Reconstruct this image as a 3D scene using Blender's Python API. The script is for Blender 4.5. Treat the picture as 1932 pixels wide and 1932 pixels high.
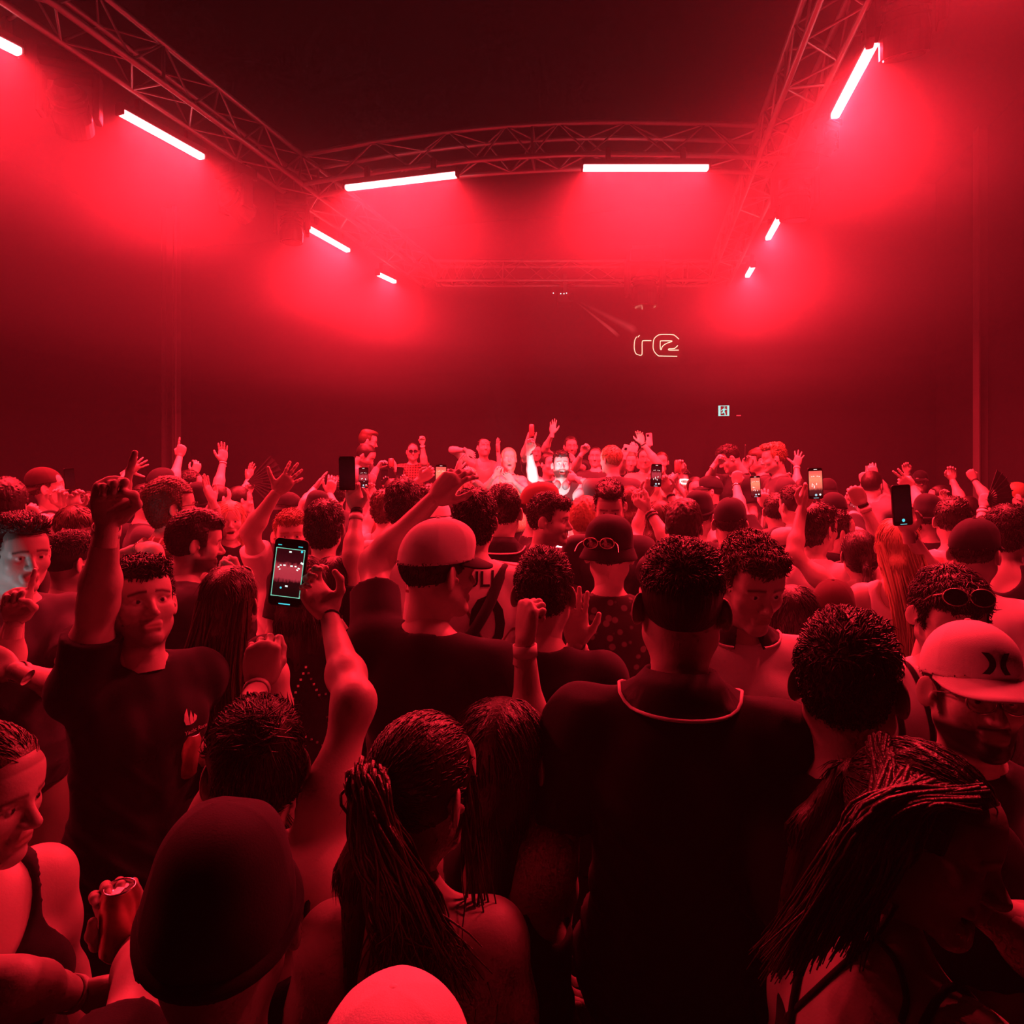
import bpy, bmesh, math, random, time
import numpy as np
from mathutils import Vector, Matrix, Quaternion
from mathutils.bvhtree import BVHTree
T0 = time.time()
for o in list(bpy.data.objects):
    bpy.data.objects.remove(o)
SC = bpy.context.scene
COL = SC.collection
R = math.radians

# ------------------------------------------------------------------ camera
F = 1250.0; CX = 966.0; HZ = 889.0; HC = 1.95       # focal length in pixels, principal column, horizon row, lens height
cam_d = bpy.data.cameras.new('camera'); cam = bpy.data.objects.new('camera', cam_d); COL.objects.link(cam)
cam_d.sensor_fit = 'HORIZONTAL'; cam_d.sensor_width = 36.0
cam_d.lens = 36.0 * F / 1932.0
cam_d.shift_y = -(966.0 - HZ) / 1932.0
cam_d.clip_start = 0.02; cam_d.clip_end = 200
cam.location = (0, 0, HC); cam.rotation_euler = (R(90), 0, 0)
SC.camera = cam
SC.view_settings.view_transform = 'Standard'; SC.view_settings.look = 'None'
SC.view_settings.gamma = 1.0; SC.view_settings.use_curve_mapping = False
SC.view_settings.exposure = 0.0
# ------------------------------------------------------------------ world: a closed, unlit room
w = bpy.data.worlds.new('world'); SC.world = w; w.use_nodes = True
w.node_tree.nodes['Background'].inputs[0].default_value = (0.0, 0.0, 0.0, 1)
SC.cycles.max_bounces = 4; SC.cycles.diffuse_bounces = 2; SC.cycles.glossy_bounces = 2
SC.cycles.volume_bounces = 0; SC.cycles.transmission_bounces = 2; SC.cycles.transparent_max_bounces = 32
SC.cycles.caustics_reflective = False; SC.cycles.caustics_refractive = False
SC.cycles.sample_clamp_indirect = 4.0
SC.cycles.use_adaptive_sampling = True; SC.cycles.adaptive_threshold = 0.04; SC.cycles.adaptive_min_samples = 12
# ------------------------------------------------------------------ light levels
RED = (1.0, 0.0165, 0.034)          # colour of the LED battens
BATTEN_W = 400.0                   # watts of each LED batten
HAZE = ((0.01, 2.9, .0050), (2.91, 3.7, .0155), (3.71, 6.39, .062))   # stage haze: height from, to, density per metre

def U(px, py, d):
    """A point of the room from its bearing in the photograph and its distance d in front of the lens."""
    return Vector(((px - CX) / F * d, d, HC - (py - HZ) / F * d))

# ------------------------------------------------------------------ materials
MATS = {}
def mat(name, col=(.5, .5, .5), rough=.6, metal=0.0, noise=0.0, nscale=20.0, bump=0.0, bscale=60.0, attr=False, spec=.5, emit=None, estr=0.0, sheen=0.0):
    if name in MATS: return MATS[name]
    m = bpy.data.materials.new(name); m.use_nodes = True
    nt = m.node_tree; N = nt.nodes; L = nt.links
    b = N['Principled BSDF']
    b.inputs['Base Color'].default_value = (*col, 1); b.inputs['Roughness'].default_value = rough
    b.inputs['Metallic'].default_value = metal; b.inputs['Specular IOR Level'].default_value = spec
    if sheen: b.inputs['Sheen Weight'].default_value = sheen
    src = None
    if attr:
        a = N.new('ShaderNodeAttribute'); a.attribute_name = 'col'; src = a.outputs['Color']
    if noise > 0:
        tc = N.new('ShaderNodeTexCoord'); nz = N.new('ShaderNodeTexNoise'); nz.inputs['Scale'].default_value = nscale; nz.inputs['Detail'].default_value = 4
        L.new(tc.outputs['Object'], nz.inputs['Vector'])
        mp = N.new('ShaderNodeMapRange'); mp.inputs[3].default_value = 1 - noise; mp.inputs[4].default_value = 1 + noise
        L.new(nz.outputs['Fac'], mp.inputs[0])
        mx = N.new('ShaderNodeMix'); mx.data_type = 'RGBA'; mx.blend_type = 'MULTIPLY'; mx.inputs[0].default_value = 1
        if src: L.new(src, mx.inputs[6])
        else: mx.inputs[6].default_value = (*col, 1)
        L.new(mp.outputs[0], mx.inputs[7]); src = mx.outputs[2]
    if src: L.new(src, b.inputs['Base Color'])
    if bump > 0:
        tc = N.new('ShaderNodeTexCoord'); nz = N.new('ShaderNodeTexNoise'); nz.inputs['Scale'].default_value = bscale; nz.inputs['Detail'].default_value = 3
        L.new(tc.outputs['Object'], nz.inputs['Vector'])
        bp = N.new('ShaderNodeBump'); bp.inputs['Strength'].default_value = bump; bp.inputs['Distance'].default_value = 0.01
        L.new(nz.outputs['Fac'], bp.inputs['Height']); L.new(bp.outputs['Normal'], b.inputs['Normal'])
    if emit:
        b.inputs['Emission Color'].default_value = (*emit, 1); b.inputs['Emission Strength'].default_value = estr
    MATS[name] = m
    return m

M_BLACK = mat('matt_black_paint', (.018, .018, .02), .75, noise=.4, nscale=3)
M_WALL = mat("black_drape_wall", (.010, .010, .011), .95, noise=.35, nscale=1.5, bump=.2, bscale=6)
M_FLOOR = mat('dark_concrete', (.03, .029, .028), .6, noise=.5, nscale=2.5, bump=.15, bscale=30)
M_ALU = mat('aluminium_tube', (.34, .33, .34), .42, metal=.8, noise=.15, nscale=8)
M_STEEL = mat('painted_steel', (.16, .15, .15), .5, noise=.25, nscale=4)
M_LED = mat('lit_led_diffuser', (.8, .8, .8), .4, emit=(1.0, .20, .22), estr=12)
M_LENS = mat('fixture_lens', (.02, .02, .025), .08, spec=.8)

# ------------------------------------------------------------------ object helpers
def tag(o, label=None, cat=None, group=None, kind=None):
    if label: o['label'] = label
    if cat: o['category'] = cat
    if group: o['group'] = group
    if kind: o['kind'] = kind
    return o
def empty(name, loc=(0, 0, 0), label=None, cat=None, group=None):
    o = bpy.data.objects.new(name, None); COL.objects.link(o); o.location = loc; o.empty_display_size = .1
    return tag(o, label, cat, group)
def link(name, me, m=None, parent=None, mw=None):
    o = bpy.data.objects.new(name, me); COL.objects.link(o)
    if m is not None and len(me.materials) == 0: me.materials.append(m)
    if parent is not None:
        o.parent = parent
        pw = PW.get(parent.name, Matrix.Translation(parent.location) if parent.parent is None else None)
        if mw is None: mw = Matrix.Identity(4)
        o.matrix_parent_inverse = Matrix.Identity(4)
        o.matrix_basis = pw.inverted() @ mw
        PW[o.name] = mw.copy()
    else:
        if mw is not None: o.matrix_basis = mw
        PW[o.name] = o.matrix_basis.copy()
    return o
PW = {}            # world matrices, known without a depsgraph update
def bm_mesh(bm, name, smooth=False):
    me = bpy.data.meshes.new(name); bm.to_mesh(me); bm.free()
    if smooth: me.polygons.foreach_set('use_smooth', [True] * len(me.polygons))
    return me
def np_mesh(name, V, Q, col=None, smooth=True):
    """mesh from vertex array and quad (or triangle) array"""
    me = bpy.data.meshes.new(name)
    V = np.ascontiguousarray(V, dtype=np.float32); Q = np.ascontiguousarray(Q, dtype=np.int32)
    k = Q.shape[1]
    me.vertices.add(len(V)); me.vertices.foreach_set('co', V.ravel())
    me.loops.add(Q.size); me.loops.foreach_set('vertex_index', Q.ravel())
    me.polygons.add(len(Q))
    me.polygons.foreach_set('loop_start', np.arange(0, Q.size, k, dtype=np.int32))
    me.polygons.foreach_set('loop_total', np.full(len(Q), k, dtype=np.int32))
    if smooth: me.polygons.foreach_set('use_smooth', np.ones(len(Q), dtype=bool))
    if col is not None:
        a = me.attributes.new('col', 'FLOAT_COLOR', 'POINT')
        c4 = np.ones((len(V), 4), dtype=np.float32); c4[:, :3] = col
        a.data.foreach_set('color', c4.ravel())
    me.update(calc_edges=True)
    return me
def box(bm, c, s, rot=None, bev=0.0):
    r = bmesh.ops.create_cube(bm, size=1.0)
    vs = r['verts']
    bmesh.ops.scale(bm, vec=s, verts=vs)
    if bev > 0:
        es = list({e for v in vs for e in v.link_edges})
        rb = bmesh.ops.bevel(bm, geom=es, offset=bev, segments=2, affect='EDGES', profile=.6)
        vs = list({v for f in rb['faces'] for v in f.verts} | {v for v in vs if v.is_valid})
    if rot is not None: bmesh.ops.rotate(bm, cent=(0, 0, 0), matrix=rot, verts=vs)
    bmesh.ops.translate(bm, vec=c, verts=vs)
def cyl(bm, a, b, r, r2=None, seg=12, cap=True):
    a = Vector(a); b = Vector(b); d = b - a
    res = bmesh.ops.create_cone(bm, cap_ends=cap, segments=seg, radius1=r, radius2=r if r2 is None else r2, depth=d.length)
    q = Vector((0, 0, 1)).rotation_difference(d.normalized()).to_matrix()
    bmesh.ops.rotate(bm, cent=(0, 0, 0), matrix=q, verts=res['verts'])
    bmesh.ops.translate(bm, vec=(a + b) / 2, verts=res['verts'])
def tube_arrays(pts, rad, seg=8, closed=False):
    """swept tube along pts, arrays of verts and quads"""
    P = np.asarray(pts, dtype=float); n = len(P)
    rad = np.broadcast_to(np.asarray(rad, dtype=float), (n,))
    T = np.gradient(P, axis=0)
    if closed: T = np.roll(P, -1, 0) - np.roll(P, 1, 0)
    T /= np.maximum(np.linalg.norm(T, axis=1, keepdims=True), 1e-9)
    u = np.array([0, 0, 1.0]) if abs(T[0, 2]) < .9 else np.array([1.0, 0, 0])
    A = np.zeros_like(P); u = np.cross(T[0], u); u /= np.linalg.norm(u)
    for i in range(n):
        u = u - T[i] * np.dot(u, T[i]); u /= max(np.linalg.norm(u), 1e-9); A[i] = u
    B = np.cross(T, A)
    th = np.linspace(0, 2 * np.pi, seg, endpoint=False)
    V = P[:, None, :] + rad[:, None, None] * (np.cos(th)[None, :, None] * A[:, None, :] + np.sin(th)[None, :, None] * B[:, None, :])
    V = V.reshape(-1, 3); Q = []
    m = n if closed else n - 1
    i = np.arange(m)[:, None]; j = np.arange(seg)[None, :]; j2 = (j + 1) % seg; i2 = (i + 1) % n
    Q = np.stack([i * seg + j, i * seg + j2, i2 * seg + j2, i2 * seg + j], -1).reshape(-1, 4)
    return V, Q
def join_arrays(parts):
    Vs, Qs, o = [], [], 0
    for V, Q in parts:
        Vs.append(V); Qs.append(Q + o); o += len(V)
    return np.concatenate(Vs), np.concatenate(Qs)
def smooth_path(pts, n):
    """Catmull-Rom resample of a few points"""
    P = np.asarray([list(p) for p in pts], dtype=float)
    if len(P) < 3:
        t = np.linspace(0, 1, n)[:, None]; return P[0] * (1 - t) + P[-1] * t
    E = np.vstack([2 * P[0] - P[1], P, 2 * P[-1] - P[-2]])
    s = np.linspace(0, len(P) - 1 - 1e-6, n); k = s.astype(int); t = (s - k)[:, None]
    a, b, c, d = E[k], E[k + 1], E[k + 2], E[k + 3]
    return .5 * ((2 * b) + (-a + c) * t + (2 * a - 5 * b + 4 * c - d) * t ** 2 + (-a + 3 * b - 3 * c + d) * t ** 3)

# ------------------------------------------------------------------ room shell
YAW = R(13.0)                                   # the room is turned against the lens
rr = Vector((math.cos(YAW), -math.sin(YAW), 0)); rf = Vector((math.sin(YAW), math.cos(YAW), 0))
ZC = 6.4
CB = Vector((0.6, 11.6, 0))                     # a point of the back wall
LW, RW = -7.2, 6.1                              # side walls, measured along the back wall from CB
BK = -15.5
RZ = Matrix.Rotation(-YAW, 4, 'Z')
def slab(name, s0, s1, f0, f1, z0, z1, m):
    bm = bmesh.new(); box(bm, ((s0 + s1) / 2, (f0 + f1) / 2, (z0 + z1) / 2), (s1 - s0, f1 - f0, z1 - z0))
    o = link(name, bm_mesh(bm, name), m, mw=Matrix.Translation(CB) @ RZ); o['kind'] = 'structure'; return o
slab('floor', LW - .3, RW + .3, BK - .3, .3, -.2, 0, M_FLOOR)
slab('ceiling', LW - .3, RW + .3, BK - .3, .3, ZC, ZC + .2, M_BLACK)
slab('wall_back', LW - .3, RW + .3, 0, .25, 0, ZC, M_WALL)
slab('wall_left', LW - .25, LW, BK, 0, 0, ZC, M_WALL)
slab('wall_right', RW, RW + .25, BK, 0, 0, ZC, M_WALL)
slab('wall_front', LW - .3, RW + .3, BK - .25, BK, 0, ZC, M_WALL)
slab('trim_1', LW, RW, -.03, 0, 0, .14, M_BLACK)

# steel posts of the hall
def post(px, d, wd, label):
    p = U(px, HZ, d); root = empty('steel_column', (p.x, p.y, 0), label, 'column')
    bm = bmesh.new()
    for sx in (-1, 1): box(bm, (sx * wd / 2 * .92, 0, ZC / 2), (wd * .1, wd * .9, ZC), bev=.003)
    box(bm, (0, 0, ZC / 2), (wd * .84, wd * .12, ZC))
    link('shaft', bm_mesh(bm, 'column_shaft'), M_STEEL, root, Matrix.Translation((p.x, p.y, 0)) @ RZ)
    bm = bmesh.new(); box(bm, (0, 0, .012), (wd * 1.7, wd * 1.7, .024), bev=.004)
    for sx in (-1, 1):
        for sy in (-1, 1): cyl(bm, (sx * wd * .65, sy * wd * .65, .02), (sx * wd * .65, sy * wd * .65, .05), .016, seg=6)
    link('base_plate', bm_mesh(bm, 'column_base'), M_STEEL, root, Matrix.Translation((p.x, p.y, 0)) @ RZ)
    bm = bmesh.new(); cyl(bm, (wd * .62, -wd * .3, 0.3), (wd * .62, -wd * .3, ZC), .018, seg=8)
    link('conduit', bm_mesh(bm, 'column_conduit'), M_ALU, root, Matrix.Translation((p.x, p.y, 0)) @ RZ)
post(323, 11.2, .22, 'steel I-beam column with a conduit by the left corner of the back wall')
post(1857, 8.6, .19, 'steel I-beam column with a conduit by the right corner of the back wall')

# ------------------------------------------------------------------ trusses
bm = bmesh.new(); cyl(bm, (0, 0, 0), (0, 0, 1), 1, seg=8); ME_TUBE = bm_mesh(bm, 'truss_tube', True)
ME_TUBE.materials.append(M_ALU)
def stick(name, a, b, r, parent):
    d = b - a; q = Vector((0, 0, 1)).rotation_difference(d.normalized())
    return link(name, ME_TUBE, None, parent, Matrix.Translation(a) @ q.to_matrix().to_4x4() @ Matrix.Diagonal((r, r, d.length, 1)))
TW = .29
CHORDS = []
def truss(path, label, step=.29, hang=True):
    """box truss along a horizontal path: four chords, zigzag braces, end frames"""
    P = [Vector(p) for p in path]; root = empty('box_truss', P[0], label, 'truss')
    n = max(2, int(round(sum((P[i + 1] - P[i]).length for i in range(len(P) - 1)) / step)))
    S = [Vector(p) for p in smooth_path(P, n + 1)]
    fr = []
    for i, p in enumerate(S):
        t = (S[min(i + 1, n)] - S[max(i - 1, 0)]); t.z = 0; t.normalize(); sd = Vector((t.y, -t.x, 0)) * TW / 2; up = Vector((0, 0, TW / 2))
        fr.append([p - sd - up, p + sd - up, p + sd + up, p - sd + up])
    for f in fr: CHORDS.extend(f[:2])
    for i in range(n):
        for k in (0, 1): CHORDS.append((fr[i][k] + fr[i + 1][k]) / 2)
    for k in range(4):
        V, Q = tube_arrays([f[k] for f in fr], .025, 8)
        link('chord_tube', np_mesh('chord_tube', V, Q), M_ALU, root)
    for i in range(n):
        for k in range(4):
            a, b = fr[i][k], fr[i + 1][(k + 1) % 4]
            if (i + k) % 2: a, b = fr[i][(k + 1) % 4], fr[i + 1][k]
            stick('brace', a, b, .009, root)
    for i in range(0, n + 1, 7):
        for k in range(4): stick('frame_tube', fr[i][k], fr[i][(k + 1) % 4], .012, root)
    return root
ZT = HC + 3.0
def lx(d): return -2.68 + .28 * (d - 5)
def rx(d): return 2.2 + .188 * (d - 5)
truss([(lx(d), d, ZT) for d in (1.2, 4, 7, 10.2)], 'long aluminium box truss running overhead along the left side')
truss([(rx(d), d, ZT) for d in (1.2, 4, 7, 10.2)], 'long aluminium box truss running overhead along the right side')
fp = []
for px, py in ((575, 293), (733, 265), (888, 245), (1000, 236), (1121, 231), (1292, 233), (1434, 238), (1480, 241)):
    d = F * 3.14 / (HZ - py); fp.append(Vector(((px - CX) / F * d, d + TW / 2, ZT)))
truss(fp, 'gently bowed aluminium box truss crossing overhead in front of the stage')
truss([(lx(10.05) + .1, 10.05, ZT), (0, 10.05, ZT), (rx(10.05) - .1, 10.05, ZT)], 'aluminium box truss crossing high at the back wall')

# ------------------------------------------------------------------ LED battens
def to_truss(root, a, name='outrigger'):
    """short arm from a fixture to the nearest truss tube"""
    n = min(CHORDS, key=lambda c: (c - a).length)
    stick(name, Vector(a), n, .012, root)
def batten(a, b, label, dim=1.0):
    a = Vector(a); b = Vector(b); c = (a + b) / 2; t = (b - a); Ln = t.length; t.normalize()
    sd = Vector((t.y, -t.x, 0)).normalized(); up = sd.cross(t) * -1
    if up.z < 0: up = -up
    sd = t.cross(up)
    M = Matrix.Translation(c) @ Matrix((t, sd, up)).transposed().to_4x4()
    root = empty('led_batten', c, label, 'light', 'LED battens under the trusses'); root.matrix_basis = M; PW[root.name] = M
    bm = bmesh.new(); box(bm, (0, 0, .045), (Ln + .03, .075, .05), bev=.006)
    link('housing', bm_mesh(bm, 'batten_housing'), M_BLACK, root, M)
    bm = bmesh.new(); box(bm, (0, 0, .0), (Ln, .06, .045), bev=.012)
    link('diffuser', bm_mesh(bm, 'batten_diffuser'), M_LED, root, M)
    for s in (-1, 1):
        bm = bmesh.new(); box(bm, (s * (Ln / 2 + .008), 0, .02), (.016, .08, .085), bev=.004)
        link('end_cap', bm_mesh(bm, 'batten_end_cap'), M_BLACK, root, M)
    for s in (-1, 1):
        bm = bmesh.new(); box(bm, (s * Ln * .3, 0, .12), (.04, .05, .11), bev=.004)
        cyl(bm, (s * Ln * .3, -.03, .16), (s * Ln * .3, .03, .16), .014, seg=8)
        link('clamp', bm_mesh(bm, 'batten_clamp'), M_BLACK, root, M)
    for s in (-1, 1): to_truss(root, M @ Vector((s * Ln * .3, 0, .16)))
    ld = bpy.data.lights.new('batten_light', 'AREA'); ld.shape = 'RECTANGLE'; ld.size = Ln; ld.size_y = .06
    ld.energy = BATTEN_W * Ln * dim; ld.color = RED; ld.spread = R(150)
    lo = bpy.data.objects.new('batten_light', ld); COL.objects.link(lo); lo.parent = root
    lo.matrix_basis = Matrix.Translation((0, 0, -.03)); lo.visible_camera = False
HB = HC + 2.70
def atz(px, py, z): return U(px, py, (z - HC) * F / (HZ - py))
batten(atz(-95, 32, HB), atz(38, 99, HB), 'lit LED batten cut by the frame edge, first under the left truss')
batten((lx(2.3) - .26, 2.3, HB), (lx(3.3) - .26, 3.3, HB), 'lit LED batten of the left truss, out of view above the near crowd', .3)
batten((rx(2.2) + .24, 2.2, HB), (rx(3.1) + .24, 3.1, HB), 'lit LED batten of the right truss, out of view above the near crowd', .3)
batten(atz(228, 212, HB), atz(382, 297, HB), 'long lit LED batten second from the frame edge under the left truss')
batten(atz(581, 430, HB), atz(657, 473, HB), 'lit LED batten third along the left truss, behind the hanging moving head')
batten(atz(713, 517, HB), atz(745, 532, HB), 'smallest lit LED batten at the far end of the left truss')
batten(atz(653, 355, HB), atz(861, 330, HB), 'slanting lit LED batten on the left half of the front truss')
batten(atz(1100, 317, HB), atz(1336, 317, HB), 'level lit LED batten on the right half of the front truss')
batten(atz(1651, 75, HB), atz(1575, 219, HB), 'largest lit LED batten nearest the camera under the right truss')
batten(atz(1471, 410, HB), atz(1449, 450, HB), 'lit LED batten second along the right truss, beside a hanging moving head')
batten(atz(1421, 502, HB), atz(1410, 521, HB), 'smallest lit LED batten at the far end of the right truss')

# ------------------------------------------------------------------ moving heads
def moving_head(px, py, d, pan, tilt, label, s=1.0):
    c = U(px, py, d); M = Matrix.Translation(c) @ Matrix.Rotation(pan, 4, 'Z') @ Matrix.Scale(s, 4)
    root = empty('moving_head_light', c, label, 'light'); root.matrix_basis = M; PW[root.name] = M
    top = (ZT - TW / 2 - c.z) / s
    bm = bmesh.new(); box(bm, (0, 0, .29), (.32, .26, .11), bev=.02); box(bm, (0, -.133, .29), (.14, .01, .06), bev=.003)
    link('base', bm_mesh(bm, 'moving_head_base'), M_BLACK, root, M)
    bm = bmesh.new(); cyl(bm, (-.09, 0, .34), (-.09, 0, max(.4, top)), .014, seg=8); cyl(bm, (.09, 0, .34), (.09, 0, max(.4, top)), .014, seg=8)
    box(bm, (0, 0, max(.4, top) - .02), (.26, .05, .04), bev=.005)
    to_truss(root, M @ Vector((0, 0, max(.4, top) - .02)))
    link('hanging_clamp', bm_mesh(bm, 'moving_head_clamp'), M_BLACK, root, M)
    bm = bmesh.new()
    for sx in (-1, 1):
        box(bm, (sx * .165, 0, .09), (.045, .12, .32), bev=.015)
    box(bm, (0, 0, .225), (.33, .12, .05), bev=.012)
    link('yoke', bm_mesh(bm, 'moving_head_yoke'), M_BLACK, root, M)
    MT = M @ Matrix.Rotation(tilt, 4, 'X')
    bm = bmesh.new(); cyl(bm, (0, 0, .13), (0, 0, -.06), .085, .125, seg=24); cyl(bm, (0, 0, -.06), (0, 0, -.16), .125, .12, seg=24)
    cyl(bm, (0, 0, .17), (0, 0, .13), .06, .085, seg=24)
    for k in range(3): cyl(bm, (0, 0, .10 - k * .04), (0, 0, .09 - k * .04), .118, seg=24)
    link('lamp_head', bm_mesh(bm, 'moving_head_barrel'), mat('fixture_black', (.035, .033, .034), .42), root, MT)
    bm = bmesh.new(); cyl(bm, (0, 0, -.155), (0, 0, -.168), .105, .1, seg=24)
    link('lens', bm_mesh(bm, 'moving_head_lens'), M_LENS, root, MT)
moving_head(132, 205, 4.75, R(20), R(55), 'black moving head lamp hung between the two nearest battens of the left truss', 1.05)
moving_head(445, 385, 6.2, R(-30), R(65), 'black moving head lamp tilted sideways past the long left batten', .95)
moving_head(550, 430, 6.9, R(15), R(0), 'black moving head lamp hanging straight beside the third left batten', .95)
moving_head(1708, 42, 4.05, R(-25), R(20), 'black moving head lamp above the largest right batten', 1.15)
moving_head(1500, 378, 6.15, R(-10), R(8), 'black moving head lamp hanging in front of the right truss corner', 1.1)
moving_head(1562, 270, 5.4, R(30), R(35), 'black moving head lamp behind the lower end of the largest right batten', .55)
moving_head(1217, 545, 9.6, R(0), R(0), 'black moving head lamp hung at the middle of the back truss', 1.55)

# ------------------------------------------------------------------ laser outline sign on the back wall, laser projector and its beam
def wall_pt(px, py, off=.03):
    """point of the back wall seen at px,py"""
    dirv = Vector(((px - CX) / F, 1, -(py - HZ) / F)); p0 = CB - rf * off
    t = (p0 - Vector((0, 0, HC))).dot(rf) / dirv.dot(rf)
    return Vector((0, 0, HC)) + dirv * t
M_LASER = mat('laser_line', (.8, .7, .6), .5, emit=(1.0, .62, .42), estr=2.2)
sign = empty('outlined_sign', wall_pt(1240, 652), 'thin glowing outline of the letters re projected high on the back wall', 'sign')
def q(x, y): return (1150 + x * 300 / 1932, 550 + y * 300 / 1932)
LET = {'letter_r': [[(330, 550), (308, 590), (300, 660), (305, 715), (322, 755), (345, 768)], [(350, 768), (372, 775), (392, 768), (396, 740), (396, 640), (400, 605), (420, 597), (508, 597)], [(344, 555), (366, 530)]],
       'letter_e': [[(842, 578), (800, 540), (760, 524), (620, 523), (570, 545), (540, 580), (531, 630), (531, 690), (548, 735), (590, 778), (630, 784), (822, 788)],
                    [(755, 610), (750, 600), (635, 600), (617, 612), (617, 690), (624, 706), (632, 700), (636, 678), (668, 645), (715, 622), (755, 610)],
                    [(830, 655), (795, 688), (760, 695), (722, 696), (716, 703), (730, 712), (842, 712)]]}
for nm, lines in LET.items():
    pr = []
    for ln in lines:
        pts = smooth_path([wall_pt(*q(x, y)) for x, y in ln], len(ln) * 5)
        pr.append(tube_arrays(pts, .0062, 6))  # glowing tubes put in for the projected laser lines
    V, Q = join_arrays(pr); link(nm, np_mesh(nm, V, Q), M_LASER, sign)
lp = U(1066, 566, 9.9)
root = empty('laser_projector', lp, 'small black laser projector hung below the back truss', 'projector')
bm = bmesh.new(); box(bm, (0, 0, 0), (.22, .3, .13), bev=.012); link('body', bm_mesh(bm, 'laser_body'), M_BLACK, root, Matrix.Translation(lp))
bm = bmesh.new(); cyl(bm, (.06, -.15, 0), (.06, -.17, 0), .03, seg=16); link('aperture', bm_mesh(bm, 'laser_aperture'), M_LENS, root, Matrix.Translation(lp))
bm = bmesh.new(); box(bm, (0, 0, (ZT - lp.z) / 2), (.05, .03, ZT - lp.z - .1)); link('hanging_bracket', bm_mesh(bm, 'laser_bracket'), M_STEEL, root, Matrix.Translation(lp))
for i, (dx, dy) in enumerate(((-22, -13), (-8, -12), (-2, -12), (3, -13))):
    p = U(1066 + dx * 1.0, 566 + dy, 9.74); 
    bm = bmesh.new(); bmesh.ops.create_icosphere(bm, subdivisions=1, radius=.008, matrix=Matrix.Translation(p))
    link('status_light', bm_mesh(bm, 'status_light'), mat('status_led', emit=(.9, .95, 1), estr=3), root)
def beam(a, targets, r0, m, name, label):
    """glowing solid standing for the fan of light in the haze from the projector aperture to the sign"""
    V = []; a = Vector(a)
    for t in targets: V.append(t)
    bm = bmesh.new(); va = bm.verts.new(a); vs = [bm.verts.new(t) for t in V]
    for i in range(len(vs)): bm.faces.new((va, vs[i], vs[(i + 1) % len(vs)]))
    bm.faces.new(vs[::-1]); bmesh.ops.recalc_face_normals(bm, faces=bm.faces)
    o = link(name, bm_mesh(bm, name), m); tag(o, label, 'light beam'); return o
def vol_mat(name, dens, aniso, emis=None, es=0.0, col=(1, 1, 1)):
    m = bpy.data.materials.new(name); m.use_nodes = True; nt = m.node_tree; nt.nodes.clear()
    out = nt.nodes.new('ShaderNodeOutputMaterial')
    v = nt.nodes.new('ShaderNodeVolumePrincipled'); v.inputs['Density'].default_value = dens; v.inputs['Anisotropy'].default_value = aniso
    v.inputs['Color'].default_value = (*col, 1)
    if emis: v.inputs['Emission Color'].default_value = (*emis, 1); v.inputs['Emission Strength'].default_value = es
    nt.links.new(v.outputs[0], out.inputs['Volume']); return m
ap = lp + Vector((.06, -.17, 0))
M_BEAM = vol_mat('laser_light_in_haze', 0.0, 0, (1.0, .10, .12), 1.0)  # beam light is the solid's own emission, nothing scatters in it
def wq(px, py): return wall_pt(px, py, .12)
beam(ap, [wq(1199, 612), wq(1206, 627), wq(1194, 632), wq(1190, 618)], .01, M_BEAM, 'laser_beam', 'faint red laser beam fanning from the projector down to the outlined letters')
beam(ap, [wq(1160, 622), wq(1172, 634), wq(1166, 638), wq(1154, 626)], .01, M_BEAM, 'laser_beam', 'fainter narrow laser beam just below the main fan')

# ------------------------------------------------------------------ exit sign
M_EXW = mat('exit_sign_pale_cyan', (.05, .3, .28), .4, emit=(.06, .86, .78), estr=1.0)
M_EXD = mat('exit_sign_dark', (.05, .01, .012), .5)
ew = U(1365.5, 775, 9.2)
es = 20 / F * 9.2
MX = Matrix.Translation(ew) @ RZ
ex = empty('exit_sign', ew, 'small lit emergency exit sign with a running figure on the right of the back wall', 'sign'); ex.matrix_basis = MX; PW[ex.name] = MX
bm = bmesh.new(); box(bm, (0, .025, 0), (es, .05, es), bev=.006); box(bm, (0, .6, es * .3), (.03, 1.2, .03)); link('housing', bm_mesh(bm, 'exit_housing'), M_EXD, ex, MX)
bm = bmesh.new()
box(bm, (-es * .39, -.004, 0), (es * .2, .008, es * .98)); box(bm, (es * .4, -.004, 0), (es * .18, .008, es * .98)); box(bm, (0, -.004, es * .46), (es * .7, .008, es * .06)); box(bm, (0, -.004, -es * .46), (es * .7, .008, es * .06))
link('door_frame_symbol', bm_mesh(bm, 'exit_frame'), M_EXW, ex, MX)
def capsule2d(bm, a, b, r): cyl(bm, (a[0] * es, -.012, a[1] * es), (b[0] * es, -.0121, b[1] * es), r * es, r * es * .9, seg=8)
bm = bmesh.new()
for a, b, r in (((.05, .36), (.05, .30), .075), ((.06, .2), (-.02, -.08), .085), ((.05, .2), (-.16, .08), .045), ((-.16, .08), (-.2, -.04), .04), ((.06, .18), (.24, .08), .045), ((-.02, -.08), (-.1, -.22), .055), ((-.1, -.22), (-.24, -.22), .045), ((-.0, -.08), (.1, -.24), .055), ((.1, -.24), (.12, -.42), .05)):
    capsule2d(bm, a, b, r)
link('running_figure', bm_mesh(bm, 'exit_figure'), M_EXW, ex, MX)
bm = bmesh.new(); box(bm, (es * 1.35, .02, -es * .47), (es * .38, .03, .012)); link('cable_stub', bm_mesh(bm, 'exit_stub'), mat('pale_cable', (.6, .6, .6)), ex, MX)

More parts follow.
